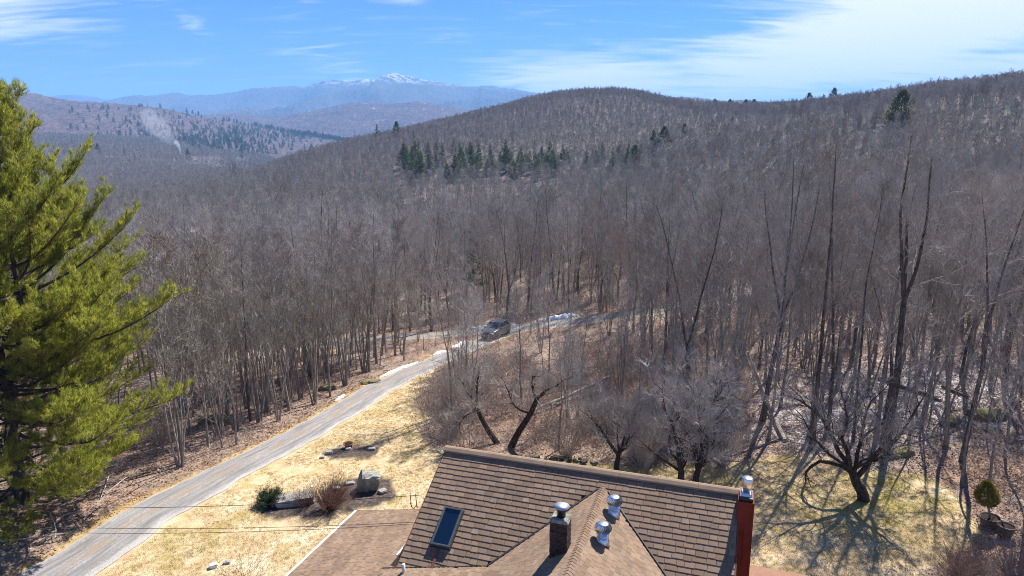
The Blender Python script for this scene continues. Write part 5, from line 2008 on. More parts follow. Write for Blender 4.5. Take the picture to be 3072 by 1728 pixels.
def litter_mesh(seed, n, mat, size, spread, up=.05):
    rg = np.random.default_rng(seed)
    c = np.stack((rg.normal(0, spread, n), rg.normal(0, spread, n), rg.uniform(.0, up, n)), 1)
    a = rg.normal(0, 1, (n, 3)) * np.array((1, 1, .35)); a = _unit(a) * size * rg.uniform(.5, 1.3, (n, 1))
    b_ = _unit(np.cross(a, rg.normal(0, .35, (n, 3)) + np.array((0, 0, 1)))) * size * .55
    mb = MB()
    mb.tris(np.stack((c - a * .5, c + b_ * .5 + np.array((0, 0, .015)), c + a * .5), 1), 0, rg.random(n))
    mb.tris(np.stack((c - a * .5, c + a * .5, c - b_ * .5 + np.array((0, 0, .015))), 1), 0, rg.random(n))
    return mb.mesh("litter", mat)


def stick_mesh(seed, n, mat):
    rg = np.random.default_rng(seed)
    mb = MB()
    for _ in range(n):
        a = rg.uniform(0, 6.28)
        p_ = path((rg.normal(0, .7), rg.normal(0, .7), rg.uniform(.03, .25)), (math.cos(a), math.sin(a), rg.uniform(-.12, .2)), rg.uniform(.8, 3.0), 3, rg, .1, 0)
        mb.tube(p_, rg.uniform(.012, .035) * np.linspace(1, .4, 4), 4)
    return mb.mesh("sticks", mat)


M_LEAF = simple("fallen_leaf", (.25, .15, .10), .9, .1, ncol=(.36, .26, .20), nscale=1.2, island=.35)
M_GRASS = simple("dry_grass", (.56, .45, .235), .9, .1, ncol=(.40, .31, .13), nscale=.6, island=.18)
M_GRASSG = simple("greening_grass", (.30, .29, .07), .9, .1, ncol=(.40, .34, .12), nscale=.6, island=.25)


def strew(name, sp, ymin, ymax, half, pred, meshes, s0, s1, label, cat, seed, wts=None, dens=None):
    rg = np.random.default_rng(seed)
    x, y = jitter_grid(sp, ymin, ymax, half, rg, 1.0)
    k_ = pred(x, y)
    x, y = x[k_], y[k_]
    z = H(x, y)
    n = len(x)
    print("STREW", name, n)
    return scatter(name, np.stack((x, y, z), 1), rg.uniform(0, 6.28, n), rg.uniform(s0, s1, n), rg.choice(len(meshes), n, p=wts), meshes, label, cat)


def in_woods(x, y, m=.5):
    d = np.minimum(poly_dist(x, y, DRIVE) - DRIVE_W, poly_dist(x, y, SIDE) - SIDE_W)
    return (d > m) & ~in_poly(x, y, LAWN) & (y > 24) & ~((x > -9) & (x < 10) & (y < 24.5))


def woods_patchy(x, y):
    return in_woods(x, y, 1.0) & (fbm(x / 6, y / 6, 3) > -.12)


def scrub_zone(x, y):
    p_ = project(np.stack((x, y, H(x, y)), 1))
    return in_woods(x, y, .9) & (p_[:, 0] > 1240) & (p_[:, 0] < 2250) & (p_[:, 1] > 985) & (fbm(x / 4 + 3, y / 4, 3) > -.25)


BR = [brush_mesh(s, 26, 1.0 + .25 * (s % 3), .016, M_BRUSH if s % 2 else M_TWIG) for s in range(81, 86)]
strew("undergrowth", 1.3, 26, 105, .80, woods_patchy, BR, .45, 1.15, "thin brown brush and saplings growing low under the bare trees", "undergrowth", 91)
BR2 = [brush_mesh(s, 42, 1.7, .018, (M_BRUSH, M_TWIGG, M_TWIGR)[s % 3], .6, .22) for s in range(181, 187)]
strew("scrub", 1.3, 30, 70, .5, scrub_zone, BR2, .5, 1.45, "tangled grey and red brown scrub filling the patch behind the roof ridge", "scrub", 92)
BR3 = [brush_mesh(s, 40, 3.0, .05, (M_TWIG, M_TWIGR, M_TWIGG)[s % 3], .9, .2) for s in range(281, 285)]
strew("saplings", 2.6, 84, 240, .80, lambda x, y: in_woods(x, y, 3.0) & (np.abs(project(np.stack((x, y, H(x, y)), 1))[:, 0] - 1500) + 0 * x > -1), BR3, .4, 1.0, "thicket of thin saplings filling the woods beyond the side road", "saplings", 98)
ST = [stick_mesh(s, 5, M_DEAD if s % 2 else M_BARK) for s in range(95, 99)]
strew("fallen_sticks", 3.0, 27, 100, .80, lambda x, y: in_woods(x, y, 1.2), ST, .6, 1.5, "pale fallen sticks lying about the forest floor", "sticks", 93)
LF = [litter_mesh(s, 22, M_LEAF, .15, .33) for s in range(3)]
strew("fallen_leaves", .62, 26, 62, .80, lambda x, y: in_woods(x, y, .3), LF, .7, 1.3, "brown fallen leaves covering the forest floor beside driveway and lawn", "leaves", 94)


def tuft_mesh(seed, n, h, mat):
    rg = np.random.default_rng(seed)
    a = rg.uniform(0, 6.28, n); r_ = rg.uniform(0, .13, n)
    b = np.stack((np.cos(a) * r_, np.sin(a) * r_, np.full(n, -.01)), 1)
    d = _unit(np.stack((rg.normal(0, .7, n), rg.normal(0, .7, n), np.ones(n)), 1))
    L = rg.uniform(.5, 1.2, n)[:, None] * h
    wv = _unit(np.cross(d, rg.normal(0, 1, (n, 3)))) * .008
    mb = MB(); mb.tris(np.stack((b - wv, b + wv, b + d * L), 1))
    return mb.mesh("tuft", mat)


TF = [tuft_mesh(s, 22, .085, M_GRASS) for s in range(3)] + [tuft_mesh(9, 22, .075, M_GRASSG)]


def on_lawn(x, y):
    ok = in_poly(x, y, LAWN) & (y > 19)
    for cx, cy, rx, ry in BEDS:
        ok &= ((x - cx) / rx) ** 2 + ((y - cy) / ry) ** 2 > 1.05
    d = poly_dist(x, y, DRIVE) - DRIVE_W
    c = np.stack((x, y), 1) - RL[:2]
    u_, v_ = c @ UX[:2], c @ VX[:2]
    ok &= ~((u_ > 0) & (u_ < RLEN) & (v_ > -3.9) & (v_ < 20))
    return ok & (d > .25) & (fbm(x / 1.6, y / 1.6, 3) > -.35)


strew("grass", .21, 19, 60, .80, on_lawn, TF, .6, 1.25, "short dry straw coloured grass on the lawn with some green", "grass", 95, wts=[.29, .29, .29, .13])


def verge_zone(x, y):
    d = np.minimum(poly_dist(x, y, DRIVE) - DRIVE_W, poly_dist(x, y, SIDE) - SIDE_W)
    return (d > .1) & (d < 1.1) & ~in_poly(x, y, LAWN) & (y > 22)


TV = [tuft_mesh(s, 18, .16, M_GRASS) for s in range(21, 24)]
strew("verge_grass", .36, 22, 92, .80, verge_zone, TV, .6, 1.3, "tan dry grass on the strips beside the gravel roads", "grass", 96)
# ------------------------------------------------------------------ the car on the driveway
def car_paint(name, c):
    m = new_mat(name)
    w, b = principled(m, .32, .5)
    b.inputs["Base Color"].default_value = (*c, 1)
    b.inputs["Metallic"].default_value = .35
    b.inputs["Coat Weight"].default_value = .6
    b.inputs["Coat Roughness"].default_value = .12
    tc = w.node("ShaderNodeTexCoord")
    n = w.noise(tc.outputs["Object"], 3.0, 5, .6)
    w.l.new(w.mix(w.math("MULTIPLY", w.step(n, .45, .7), .35), c, (.16, .14, .12)), b.inputs["Base Color"])
    return m


M_CAR = car_paint("slate_car_paint", (.060, .070, .085))
M_CARGLASS = simple("car_glass", (.02, .035, .055), .06, .8, var=.1)
M_TYRE = simple("tyre_rubber", (.018, .018, .018), .85, .2, var=.3)
M_RIM = simple("alloy_rim", (.45, .45, .47), .35, .5, metal=.8)
M_LAMP = simple("lamp_lens", (.75, .77, .8), .1, .7)
M_TRIMB = simple("black_plastic", (.02, .02, .021), .6, .3)


def loft(mb, sections, mi=0, closed_ends=True):
    """sections: list of (x, [(y,z)...]) rings of equal length"""
    k = len(sections[0][1])
    V = [(x, y, z) for x, ring in sections for y, z in ring]
    F = [(i * k + j, i * k + (j + 1) % k, (i + 1) * k + (j + 1) % k, (i + 1) * k + j) for i in range(len(sections) - 1) for j in range(k)]
    if closed_ends:
        F.append(tuple(range(k - 1, -1, -1))); F.append(tuple((len(sections) - 1) * k + j for j in range(k)))
    mb.add(V, F, mi)


def build_car():
    a, b_ = P(1478, 1022), P(1512, 1000)
    c = np.array(((a[0] + b_[0]) / 2, (a[1] + b_[1]) / 2))
    i = int(np.argmin(np.hypot(DRIVE[:, 0] - c[0], DRIVE[:, 1] - c[1])))
    t = DRIVE[i - 4] - DRIVE[i + 4]
    c = DRIVE[i]
    t = np.array((-.42, -.91)); ang = math.atan2(t[1], t[0])
    zc = gz(c[0], c[1])
    car = thing("parked_car", "slate grey car standing on the gravel driveway where it meets the side road", "car", (c[0], c[1], zc + .15), ang)
    car.scale = (1.12, 1.12, 1.18)
    z1, z0 = gz(*(c + t / np.linalg.norm(t) * 1.4)), gz(*(c - t / np.linalg.norm(t) * 1.4))
    car.rotation_euler = (0, -math.atan2(z1 - z0, 2.8), ang)
    body = MB()

    def ring(w, zb, zm, zt):
        return [(-w * .86, zb), (-w, zb + .12), (-w, zm), (-w * .93, zt), (-w * .4, zt + .02), (w * .4, zt + .02), (w * .93, zt), (w, zm), (w, zb + .12), (w * .86, zb)]
    loft(body, [(2.32, ring(.70, .38, .62, .74)), (2.22, ring(.84, .28, .66, .86)), (1.9, ring(.91, .24, .78, .96)), (1.15, ring(.93, .24, .86, 1.05)), (.9, ring(.93, .24, .88, 1.08)), (-1.6, ring(.93, .24, .90, 1.10)), (-2.1, ring(.90, .26, .90, 1.08)), (-2.3, ring(.80, .36, .84, 1.0))])
    bevel(body.build("body", M_CAR, car, True), .03)

    def cab(w, z):
        return [(-w, z), (w, z)]
    P0 = {"fb": (1.05, .84, 1.08), "ft": (.30, .66, 1.66), "rt": (-1.55, .66, 1.66), "rb": (-2.15, .80, 1.08)}
    V = []
    for key in ("fb", "ft", "rt", "rb"):
        x, w, z = P0[key]
        V += [(x, -w, z), (x, w, z)]
    cabm = MB()
    cabm.add(V, [(0, 1, 3, 2), (2, 3, 5, 4), (4, 5, 7, 6), (0, 2, 4, 6), (1, 7, 5, 3), (0, 6, 7, 1)])
    bevel(cabm.build("cabin", M_CAR, car), .06, 3)

    def panel(name, quad, off, mat, shrink=.1):
        q = np.array(quad, float)
        cc = q.mean(0)
        q = cc + (q - cc) * (1 - shrink)
        n = np.cross(q[1] - q[0], q[2] - q[0]); n /= np.linalg.norm(n)
        if n @ (cc - np.array((-.5, 0, 1.2))) < 0: n = -n
        mb = MB(); k = len(q)
        mb.add(list(q + n * off) + list(q - n * .02), [tuple(range(k)), tuple(range(2 * k - 1, k - 1, -1))] + [(i_, i_ + k, (i_ + 1) % k + k, (i_ + 1) % k) for i_ in range(k)])
        return mb.build(name, mat, car)
    panel("windscreen", [V[0], V[1], V[3], V[2]], .012, M_CARGLASS, .12)
    panel("rear_window", [V[4], V[5], V[7], V[6]], .012, M_CARGLASS, .16)
    for s in (-1, 1):
        f = lambda x, w, z: (x, w * s, z)
        panel("side_window", [f(.80, .82, 1.14), f(.22, .67, 1.60), f(-.45, .67, 1.60), f(-.45, .82, 1.14)], .014, M_CARGLASS, .05)
        panel("side_window", [f(-.55, .82, 1.14), f(-.55, .67, 1.60), f(-1.5, .67, 1.60), f(-1.85, .80, 1.14)], .014, M_CARGLASS, .06)
        mir = MB(); mir.box((.78, s * 1.0, 1.12), (.06, .10, .07)); bevel(mir.build("wing_mirror", M_CAR, car), .02)
        hd = MB(); hd.box((2.20, s * .62, .76), (.10, .19, .065)); bevel(hd.build("headlight", M_LAMP, car), .02)
        tl = MB(); tl.box((-2.24, s * .70, .92), (.06, .12, .10)); tl.build("tail_light", simple("red_lens", (.35, .01, .01), .15, .6), car)
        rl = MB(); rl.tube([(.1, s * .60, 1.70), (-1.4, s * .60, 1.70)], .02, 6, cap=True); rl.build("roof_rail", M_TRIMB, car)
        for x in (1.42, -1.42):
            w = empty("wheel", (x, s * .84, .22), 0, car)
            ty = MB()
            pr_ = [(.20, -.11), (.31, -.115), (.345, -.08), (.345, .08), (.31, .115), (.20, .11)]
            ty.lathe(pr_, 22)
            o = ty.build("tyre", M_TYRE, w, True); o.rotation_euler = (math.pi / 2, 0, 0)
            rm = MB(); rm.lathe([(.20, -.09), (.21, .09), (.05, .115)], 18)
            o = rm.build("rim", M_RIM, w); o.rotation_euler = (math.pi / 2 * (1 if s < 0 else -1), 0, 0)
    g = MB(); g.box((2.275, 0, .66), (.05, .40, .085)); bevel(g.build("grille", M_TRIMB, car), .02)
    bm_ = MB(); bm_.box((2.27, 0, .44), (.07, .74, .09)); bevel(bm_.build("bumper", M_TRIMB, car), .03)


build_car()


# ------------------------------------------------------------------ rocks, beds, pots and shrubs on the lawn
M_ROCK = simple("lichened_rock", (.34, .34, .30), .9, .2, ncol=(.17, .18, .13), nscale=2.4, bump=.8, bdist=.04)
M_ROCK2 = simple("grey_flat_rock", (.33, .315, .29), .92, .15, ncol=(.20, .19, .175), nscale=4, bump=.6, bdist=.03)
M_MOSSR = simple("mossy_rock", (.22, .19, .06), .95, .1, ncol=(.16, .145, .12), nscale=3, bump=.8, bdist=.04)
M_TERRA = simple("terracotta", (.30, .12, .075), .8, .2, ncol=(.19, .075, .05), nscale=5, bump=.2)
M_WOODT = simple("weathered_tub_wood", (.16, .125, .10), .85, .2, ncol=(.09, .07, .058), nscale=7, bump=.4)
M_SOIL = simple("potting_soil", (.045, .032, .025), .95, .1, var=.4, nscale=20, bump=.6)
M_SNOW = simple("old_snow", (.80, .82, .85), .75, .3, ncol=(.70, .71, .73), nscale=5, bump=.4, bdist=.03)
M_WSTONE = simple("white_stone", (.72, .72, .68), .8, .2, ncol=(.5, .5, .47), nscale=6, bump=.4)


def rock_mesh(seed, size, blocky=.5, tiltv=(0, 0, 0), sub=4, rough=.10):
    import bmesh
    bm = bmesh.new()
    bmesh.ops.create_cube(bm, size=2.0)
    bmesh.ops.subdivide_edges(bm, edges=bm.edges[:], cuts=sub, use_grid_fill=True)
    rg = np.random.default_rng(seed)
    off = rg.uniform(0, 50, 3)
    for v in bm.verts:
        p = np.array(v.co)
        s = p / np.linalg.norm(p) * 1.25
        q = p * blocky + s * (1 - blocky)
        n = float(fbm(q[0] * 1.3 + off[0] + q[2], q[1] * 1.3 + off[1] - q[2] * .7, 4))
        q = q * (1 + n * rough * 2.2)
        v.co = Vector(q * np.array(size))
    me = bpy.data.meshes.new("rock")
    bm.to_mesh(me); bm.free()
    return me


def rock(name, px, py, label, size, seed, mat, rz=0, blocky=.5, tilt=(0, 0), sink=.25, rough=.10, cat="rock", group=None):
    g = P(px, py)
    me = rock_mesh(seed, size, blocky, rough=rough)
    me.materials.append(mat)
    o = link(name, me)
    o.location = (g[0], g[1], g[2] + size[2] * (1 - sink))
    o.rotation_euler = (tilt[0], tilt[1], rz)
    return tag(o, label, cat, group)


rock("boulder", 1108, 1468, "large square lichen covered boulder standing at the right end of the shrub bed", (.50, .40, .54), 5, M_ROCK, .25, .52, (.24, .18), .16, .17)
rock("flat_rock", 884, 1510, "long flat grey rock lying between the evergreen shrub and red twigged shrub", (.95, .42, .26), 6, M_ROCK2, .35, .7, (.1, 0), .25)
rock("stone", 1010, 1470, "small pale stone beside the red twigged shrub in the bed", (.20, .16, .10), 7, M_ROCK2, .4)
rock("stone", 1050, 1452, "flat stone just left of the large boulder", (.24, .17, .07), 8, M_ROCK2, .2)
rock("stone", 1062, 1480, "brown grey stone at the foot of the large boulder", (.16, .13, .08), 9, M_ROCK2, 1.2)
rock("stone", 1148, 1478, "dark stone half buried right of the large boulder", (.22, .20, .10), 10, M_ROCK2, .8)
rock("stone", 988, 1362, "grey stone at the left of the round flower bed", (.20, .16, .12), 11, M_ROCK2, .3)
rock("stone", 1045, 1349, "pale stone just below the terracotta pot", (.16, .12, .08), 12, M_WSTONE, .3)
rock("stone", 1115, 1350, "stone at the right rim of the round flower bed", (.22, .14, .09), 13, M_ROCK2, .1)
rock("stone", 966, 1375, "dark stone at the near left rim of the round flower bed", (.14, .10, .07), 14, M_ROCK2, .1)
rock("white_stone", 640, 1702, "white stone lying on the lawn near the bottom edge", (.16, .12, .10), 15, M_WSTONE, .5)
rock("stone", 680, 1690, "dark stone beside the white stone near the bottom edge", (.14, .10, .06), 16, M_ROCK2, .2)
rock("mossy_rock", 640, 1268, "long yellow green mossy rock under the trees left of the driveway", (.95, .5, .30), 17, M_MOSSR, .1, .4)
rock("mossy_rock", 672, 1275, "smaller dark mossy rock right of the long mossy rock", (.45, .35, .32), 18, M_MOSSR, .9, .4)
rock("mossy_rock", 985, 1168, "mossy rock in leaves beside the middle of the driveway", (.6, .4, .28), 19, M_MOSSR, .4, .3, sink=.5, rough=.2)
rock("mossy_rock", 1115, 1150, "low mossy rock farther up beside the driveway's left edge", (.7, .4, .22), 20, M_MOSSR, .2, .3, sink=.5, rough=.2)
rock("mossy_rock", 2700, 1362, "yellow mossy rock by the foot of the tallest forked tree", (.75, .4, .22), 21, M_MOSSR, .2, .3, sink=.5, rough=.2)
rock("mossy_rock", 2960, 1250, "broad green mossy mound in the right woods", (1.2, .7, .35), 22, M_MOSSR, .2, .3, sink=.62, rough=.2)
rock("mossy_rock", 2850, 1268, "low mossy rock left of the broad mossy mound", (.8, .4, .26), 23, M_MOSSR, .6, .3, sink=.5, rough=.2)
rock("snowy_boulder", 1605, 951, "pale rounded boulder standing in roadside snow behind the car", (.8, .5, .5), 24, M_ROCK2, .6, .4)


# rough stone edging between the lawn and the scrub
def edging():
    L = spline([P(*q)[:2] for q in ((1335, 1360), (1350, 1364), (1370, 1368), (1480, 1374), (1600, 1378), (1700, 1382), (1790, 1392))], 90)
    root = thing("stone_edging", "low dark line of mossy field stones along the lawn's back edge", "stone wall", (L[45][0], L[45][1], gz(*L[45])))
    rg = np.random.default_rng(3)
    mes = []
    for s in range(4):
        me = rock_mesh(400 + s, (.26, .17, .13), .6, sub=2); me.materials.append(M_EDGE); mes.append(me)
    for i in range(0, 90, 1):
        for lay_ in range(2):
            if rg.random() < (.25 if lay_ == 0 else .75): continue
            o = link("stone", mes[rg.integers(4)], root)
            q = L[i] + rg.normal(0, .10, 2)
            o.location = (q[0] - root.location[0], q[1] - root.location[1], gz(*q) - root.location[2] + .02 + lay_ * .14)
            o.rotation_euler = (rg.uniform(-.3, .3), rg.uniform(-.3, .3), rg.uniform(0, 3.1))
            s_ = rg.uniform(.35, .75); o.scale = (s_, s_, s_)


M_EDGE = simple("dark_field_stone", (.13, .115, .095), .95, .1, ncol=(.05, .05, .03), nscale=5, bump=.6, obj_rand=.3)
edging()


def pot(name, px, py, label, r0, r1, h, mat, tilt=0, rim=.03, cat="pot"):
    g = P(px, py)
    e = thing(name, label, cat, tuple(g))
    e.rotation_euler = (0, tilt, 0)
    mb = MB()
    mb.lathe([(r0, 0), (r0 + (r1 - r0) * .5, h * .5), (r1, h * .86)], 22)
    mb.build("body", mat, e, True)
    rm = MB()
    rm.lathe([(r1, h * .86), (r1 + rim, h * .87), (r1 + rim, h), (r1 - .02, h), (r1 - .05, h * .90)], 22)
    rm.build("rim", mat, e)
    so_ = MB(); so_.lathe([(r1 - .05, h * .88), (r1 - .06, h * .915)], 18); so_.build("soil", M_SOIL, e)
    return e


pot("terracotta_pot", 1046, 1343, "low terracotta bowl standing at the back of the round flower bed", .20, .30, .30, M_TERRA, 0, .04)
pot("planter_tub", 3012, 1612, "empty weathered tub with a broad rim beside the brown shrub", .26, .36, .62, M_WOODT, .05, .04)
hb = pot("planter_tub", 2967, 1578, "half barrel holding the small potted conifer on the right", .36, .42, .50, M_WOODT, -.05, .02)
# the conifer in it is a plant of its own
g = P(2967, 1578)
rgp = np.random.default_rng(8)
pc = thing("potted_conifer", "small egg shaped yellow green conifer on a bare stem in the half barrel", "small tree", (g[0], g[1], g[2] + .44))
st = MB(); st.tube([(0, 0, -.06), (-.12, 0, .4), (-.22, 0, .8), (-.35, 0, 2.0)], [.05, .045, .04, .015], 7); st.build("trunk", M_BARK, pc)
fo = MB()
n = 1500
z = rgp.uniform(0, 1, n); a = rgp.uniform(0, 6.28, n)
rr_ = .50 * np.sin(np.pi * np.clip(z, .04, .98) ** .7) ** .75 * np.sqrt(rgp.uniform(.3, 1, n))
Bp = np.stack((-.26 + rr_ * np.cos(a) - z * .12, rr_ * np.sin(a), .62 + z * 1.25), 1)
Dp = _unit(np.stack((np.cos(a), np.sin(a), np.full(n, .8)), 1))
tufts(fo, Bp, Dp, rgp, n=5, ln=(.08, .17), w=.014, spread=.6, up=.5)
fo.build("foliage", leaf_mat("arborvitae_sprays", [(.2, (.05, .06, .015)), (.5, (.12, .115, .025)), (.8, (.20, .16, .05))], .3), pc, tone=True)


def shrub(name, px, py, label, seed, n, h, spread, mat, w=.014, lean=(0, 0), tw=9, fan=.6, bend=.10):
    g = P(px, py)
    rg = np.random.default_rng(seed)
    S, Tw = MB(), MB()
    for i in range(n):
        a = rg.uniform(0, 6.28); r_ = rg.uniform(0, .25)
        b = np.array((math.cos(a) * r_, math.sin(a) * r_, -.1))
        d = np.array((math.cos(a) * rg.uniform(0, fan) * spread + lean[0], math.sin(a) * rg.uniform(0, fan) * spread + lean[1], 1))
        p_ = path(b, d, h * rg.uniform(.65, 1.1), 5, rg, bend, .02)
        S.tube(p_, w * (1 - .7 * np.linspace(0, 1, 6)), 3)
        sprays(Tw, p_, tw, h * .12, h * .34, w * .75, rg, mi=0, kids=2, up=.35, t0=.3)
    e = thing(name, label, "shrub", tuple(g))
    S.build("stems", mat, e); Tw.build("twigs", mat, e)
    return e


M_RSHRUB = bark_mat("red_brown_stems", (.12, .068, .052), (.235, .14, .105), .1, 3)
shrub("red_twigged_shrub", 985, 1528, "bushy red brown leafless shrub in the middle of the lawn bed", 41, 150, 1.75, 1.6, M_RSHRUB, .012, (.32, 0), 11, .75)
shrub("low_shrub", 915, 1520, "lower red brown shrub spreading left of the bushy one", 42, 60, 1.1, 1.5, M_RSHRUB, .011, (-.2, 0), 8)
shrub("brown_shrub", 2900, 1760, "dense brown twiggy shrub at the bottom right corner", 43, 190, 2.0, 1.5, M_BRUSH, .013, (-.1, 0), 10, .7)
shrub("brown_shrub", 3040, 1740, "second brown shrub filling the corner right of the empty tub", 44, 120, 1.8, 1.4, M_BRUSH, .013, (-.1, 0), 9, .7)
shrub("roadside_shrub", 485, 1340, "dark fan shaped bush on the bank left of the driveway beside the pine", 45, 60, 2.6, 1.2, M_TWIGR, .018, (0, 0), 12, .8)
shrub("arching_shrub", 725, 1738, "sparse shrub with arching bare stems at the bottom edge beside the wing roof", 46, 26, 1.5, 1.9, M_BRUSH, .011, (-.3, 0), 5, 1.3, .3)
shrub("arching_shrub", 590, 1655, "flattened grey green tangle of stems on the near lawn", 47, 40, .45, 2.4, M_TWIGG, .010, (0, 0), 6, 2.0, .3)

shrub("grey_thicket", 1930, 1400, "grey twiggy thicket between the upright stems and the two overgrown apple trees", 51, 90, 3.6, 1.2, M_TWIGG, .016, (0, 0), 12, .7)
shrub("grey_thicket", 1975, 1345, "tall grey thicket behind the left overgrown apple tree", 52, 90, 4.2, 1.1, M_TWIG, .016, (0, 0), 12, .7)
shrub("grey_thicket", 2170, 1395, "grey brown thicket right of the two overgrown apple trees", 53, 90, 3.6, 1.3, M_TWIGG, .016, (0, 0), 12, .7)
shrub("grey_thicket", 2120, 1330, "tall thicket behind the right overgrown apple tree", 54, 90, 4.2, 1.1, M_TWIG, .016, (0, 0), 12, .7)
shrub("grey_thicket", 1360, 1300, "round grey brown thicket at the left tip of the scrub by the lawn", 55, 90, 3.0, 1.5, M_TWIGR, .015, (0, 0), 12, .8)
shrub("grey_thicket", 1345, 1215, "grey thicket beside the driveway at the scrub's upper left", 56, 90, 3.2, 1.4, M_TWIG, .015, (0, 0), 12, .8)
shrub("grey_thicket", 1445, 1190, "grey thicket in the scrub above the left leaning apple trunk", 57, 90, 3.2, 1.4, M_TWIGG, .015, (0, 0), 12, .8)
shrub("grey_thicket", 1700, 1370, "low reddish thicket behind the ridge near the stone edging's right end", 58, 80, 2.4, 1.5, M_TWIGR, .014, (0, 0), 11, .8)

# dark evergreen shrub at the bed's left end
g = P(812, 1512)
rgp = np.random.default_rng(18)
ev = thing("evergreen_shrub", "low dark green evergreen shrub at the left end of the lawn bed", "shrub", tuple(g))
fo = MB(); stm = MB()
for i in range(95):
    a = rgp.uniform(0, 6.28); L = rgp.uniform(.45, .95)
    p_ = path((0, 0, .1), (math.cos(a), math.sin(a), rgp.uniform(.15, 1.1)), L, 4, rgp, .15, -.02)
    stm.tube(p_, .012 * (1 - .6 * np.linspace(0, 1, 5)), 3)
    k = 26
    ut = rgp.uniform(.25, 1, k) * 3.999; ii = ut.astype(int); fr_ = (ut - ii)[:, None]
    Bp = p_[ii] * (1 - fr_) + p_[ii + 1] * fr_ + rgp.normal(0, .05, (k, 3))
    tufts(fo, Bp, _unit(p_[ii + 1] - p_[ii]), rgp, n=5, ln=(.07, .16), w=.016, spread=.9, up=.3)
stm.build("stems", M_BARKD, ev)
fo.build("foliage", leaf_mat("juniper_needles", [(.2, (.018, .034, .022)), (.5, (.035, .055, .032)), (.8, (.06, .08, .04))], .2), ev, tone=True)


# ------------------------------------------------------------------ snow lying along the roads
def beside(line, half, px0, px1, side):
    """a run along a road's edge between two columns of the photograph"""
    pp = project(np.stack((line[:, 0], line[:, 1], H(line[:, 0], line[:, 1])), 1))[:, 0]
    k_ = np.nonzero((pp > px0) & (pp < px1))[0]
    T_ = np.gradient(line, axis=0); T_ /= np.linalg.norm(T_, axis=1, keepdims=True)
    N_ = np.stack((T_[:, 1], -T_[:, 0]), 1)
    return (line + N_ * half * side)[k_[0]:k_[-1] + 1]


def snow_bank(pts, width, h, label, seed):
    pts = np.array(pts) if not isinstance(pts, list) else np.array([P(*q)[:2] for q in pts])
    L = spline(pts, 14 + 10 * min(len(pts), 6))
    T = np.gradient(L, axis=0); T /= np.linalg.norm(T, axis=1, keepdims=True) + 1e-9
    N = np.stack((T[:, 1], -T[:, 0]), 1)
    us = np.linspace(-1, 1, 9)
    n = len(L)
    c = L.mean(0)
    o_ = np.array((c[0], c[1], gz(*c)))
    V = []
    for i in range(n):
        e_ = math.sin(math.pi * min(max(i / (n - 1), .001), .999)) ** .5
        for u in us:
            wl = width * (1 + .8 * float(fbm(i * .45 + seed, seed + (3 if u < 0 else 8), 3))) * e_
            q = L[i] + N[i] * u * wl
            z = gz(*q) + h * e_ * (1 - u * u) * (1 + .9 * float(fbm(i * .6 + u * 2, seed + 1.5, 3))) - .02 * abs(u)
            V.append(np.array((q[0], q[1], z + .03)) - o_)
    k = len(us)
    F = [(i * k + j, i * k + j + 1, (i + 1) * k + j + 1, (i + 1) * k + j) for i in range(n - 1) for j in range(k - 1)]
    mb = MB(); mb.add(V, F)
    o = mb.build("snow_patch", M_SNOW, None, True)
    o.location = tuple(o_)
    tag(o, label, "snow patch", "melting snow along the gravel roads")


snow_bank(beside(SIDE, SIDE_W + .5, 1380, 1590, -1), .55, .34, "long strip of snow on the side road's far edge behind the car", 1)
snow_bank(beside(SIDE, SIDE_W + .9, 1580, 1750, -1), .85, .5, "thickest snow bank where the side road bends right of the car", 2)
snow_bank(beside(DRIVE, DRIVE_W + .45, 1392, 1452, -1), .38, .24, "lumpy snow on the verge just left of the car", 3)
snow_bank(beside(DRIVE, DRIVE_W + .45, 1345, 1388, -1), .28, .18, "small snow patch on the verge between the car and the long driveway strip", 4)
snow_bank(beside(DRIVE, DRIVE_W + .42, 1190, 1312, -1), .26, .16, "long thin snow strip along the left edge of the driveway", 5)
snow_bank(beside(DRIVE, DRIVE_W + .5, 1070, 1105, -1), .25, .12, "smallest snow patch, lowest down beside the driveway", 6)
snow_bank([(2080, 935), (2150, 905)], .7, .3, "snow patch beside the side road seen through the right hand trunks", 7)
snow_bank([(2835, 800), (2880, 792), (2930, 800)], 1.3, .4, "white snow patch in the clearing high on the right", 8)
snow_bank([(2985, 776), (3050, 772)], 1.0, .3, "snow strip in the clearing at the right edge", 9)


# ------------------------------------------------------------------ fallen trunks
def log(p0, p1, r, label, name="fallen_log", lift0=.1, lift1=.1, sag=0.0, mat=None, limbs=3, seed=0):
    a, b_ = P(*p0, lift=lift0), P(*p1, lift=lift1)
    rg = np.random.default_rng(seed + 700)
    t = np.linspace(0, 1, 8)[:, None]
    pts_ = a * (1 - t) + b_ * t + np.array((0, 0, 1)) * (np.sin(np.pi * t) * sag) + rg.normal(0, .05, (8, 3))
    g_ = H(pts_[:, 0], pts_[:, 1]) + r * .6
    pts_[:, 2] = np.maximum(pts_[:, 2], g_)
    c = pts_[0].copy()
    e = thing(name, label, "log", tuple(c))
    mb = MB(); mb.tube(pts_ - c, r * np.linspace(1, .5, 8), 8, cap=True)
    mb.build("stem", mat or M_DEAD, e)
    for i in range(limbs):
        q, d = along(pts_ - c, rg.uniform(.35, .95))
        lp = path(q, side_dir(d, .9, rg.uniform(0, 6.28), rg) + np.array((0, 0, .2)), rg.uniform(.8, 2.2), 4, rg, .15, 0)
        lb = MB(); lb.tube(lp, r * .3 * np.linspace(1, .3, 5), 5); lb.build("branch", mat or M_DEAD, e)
    return e


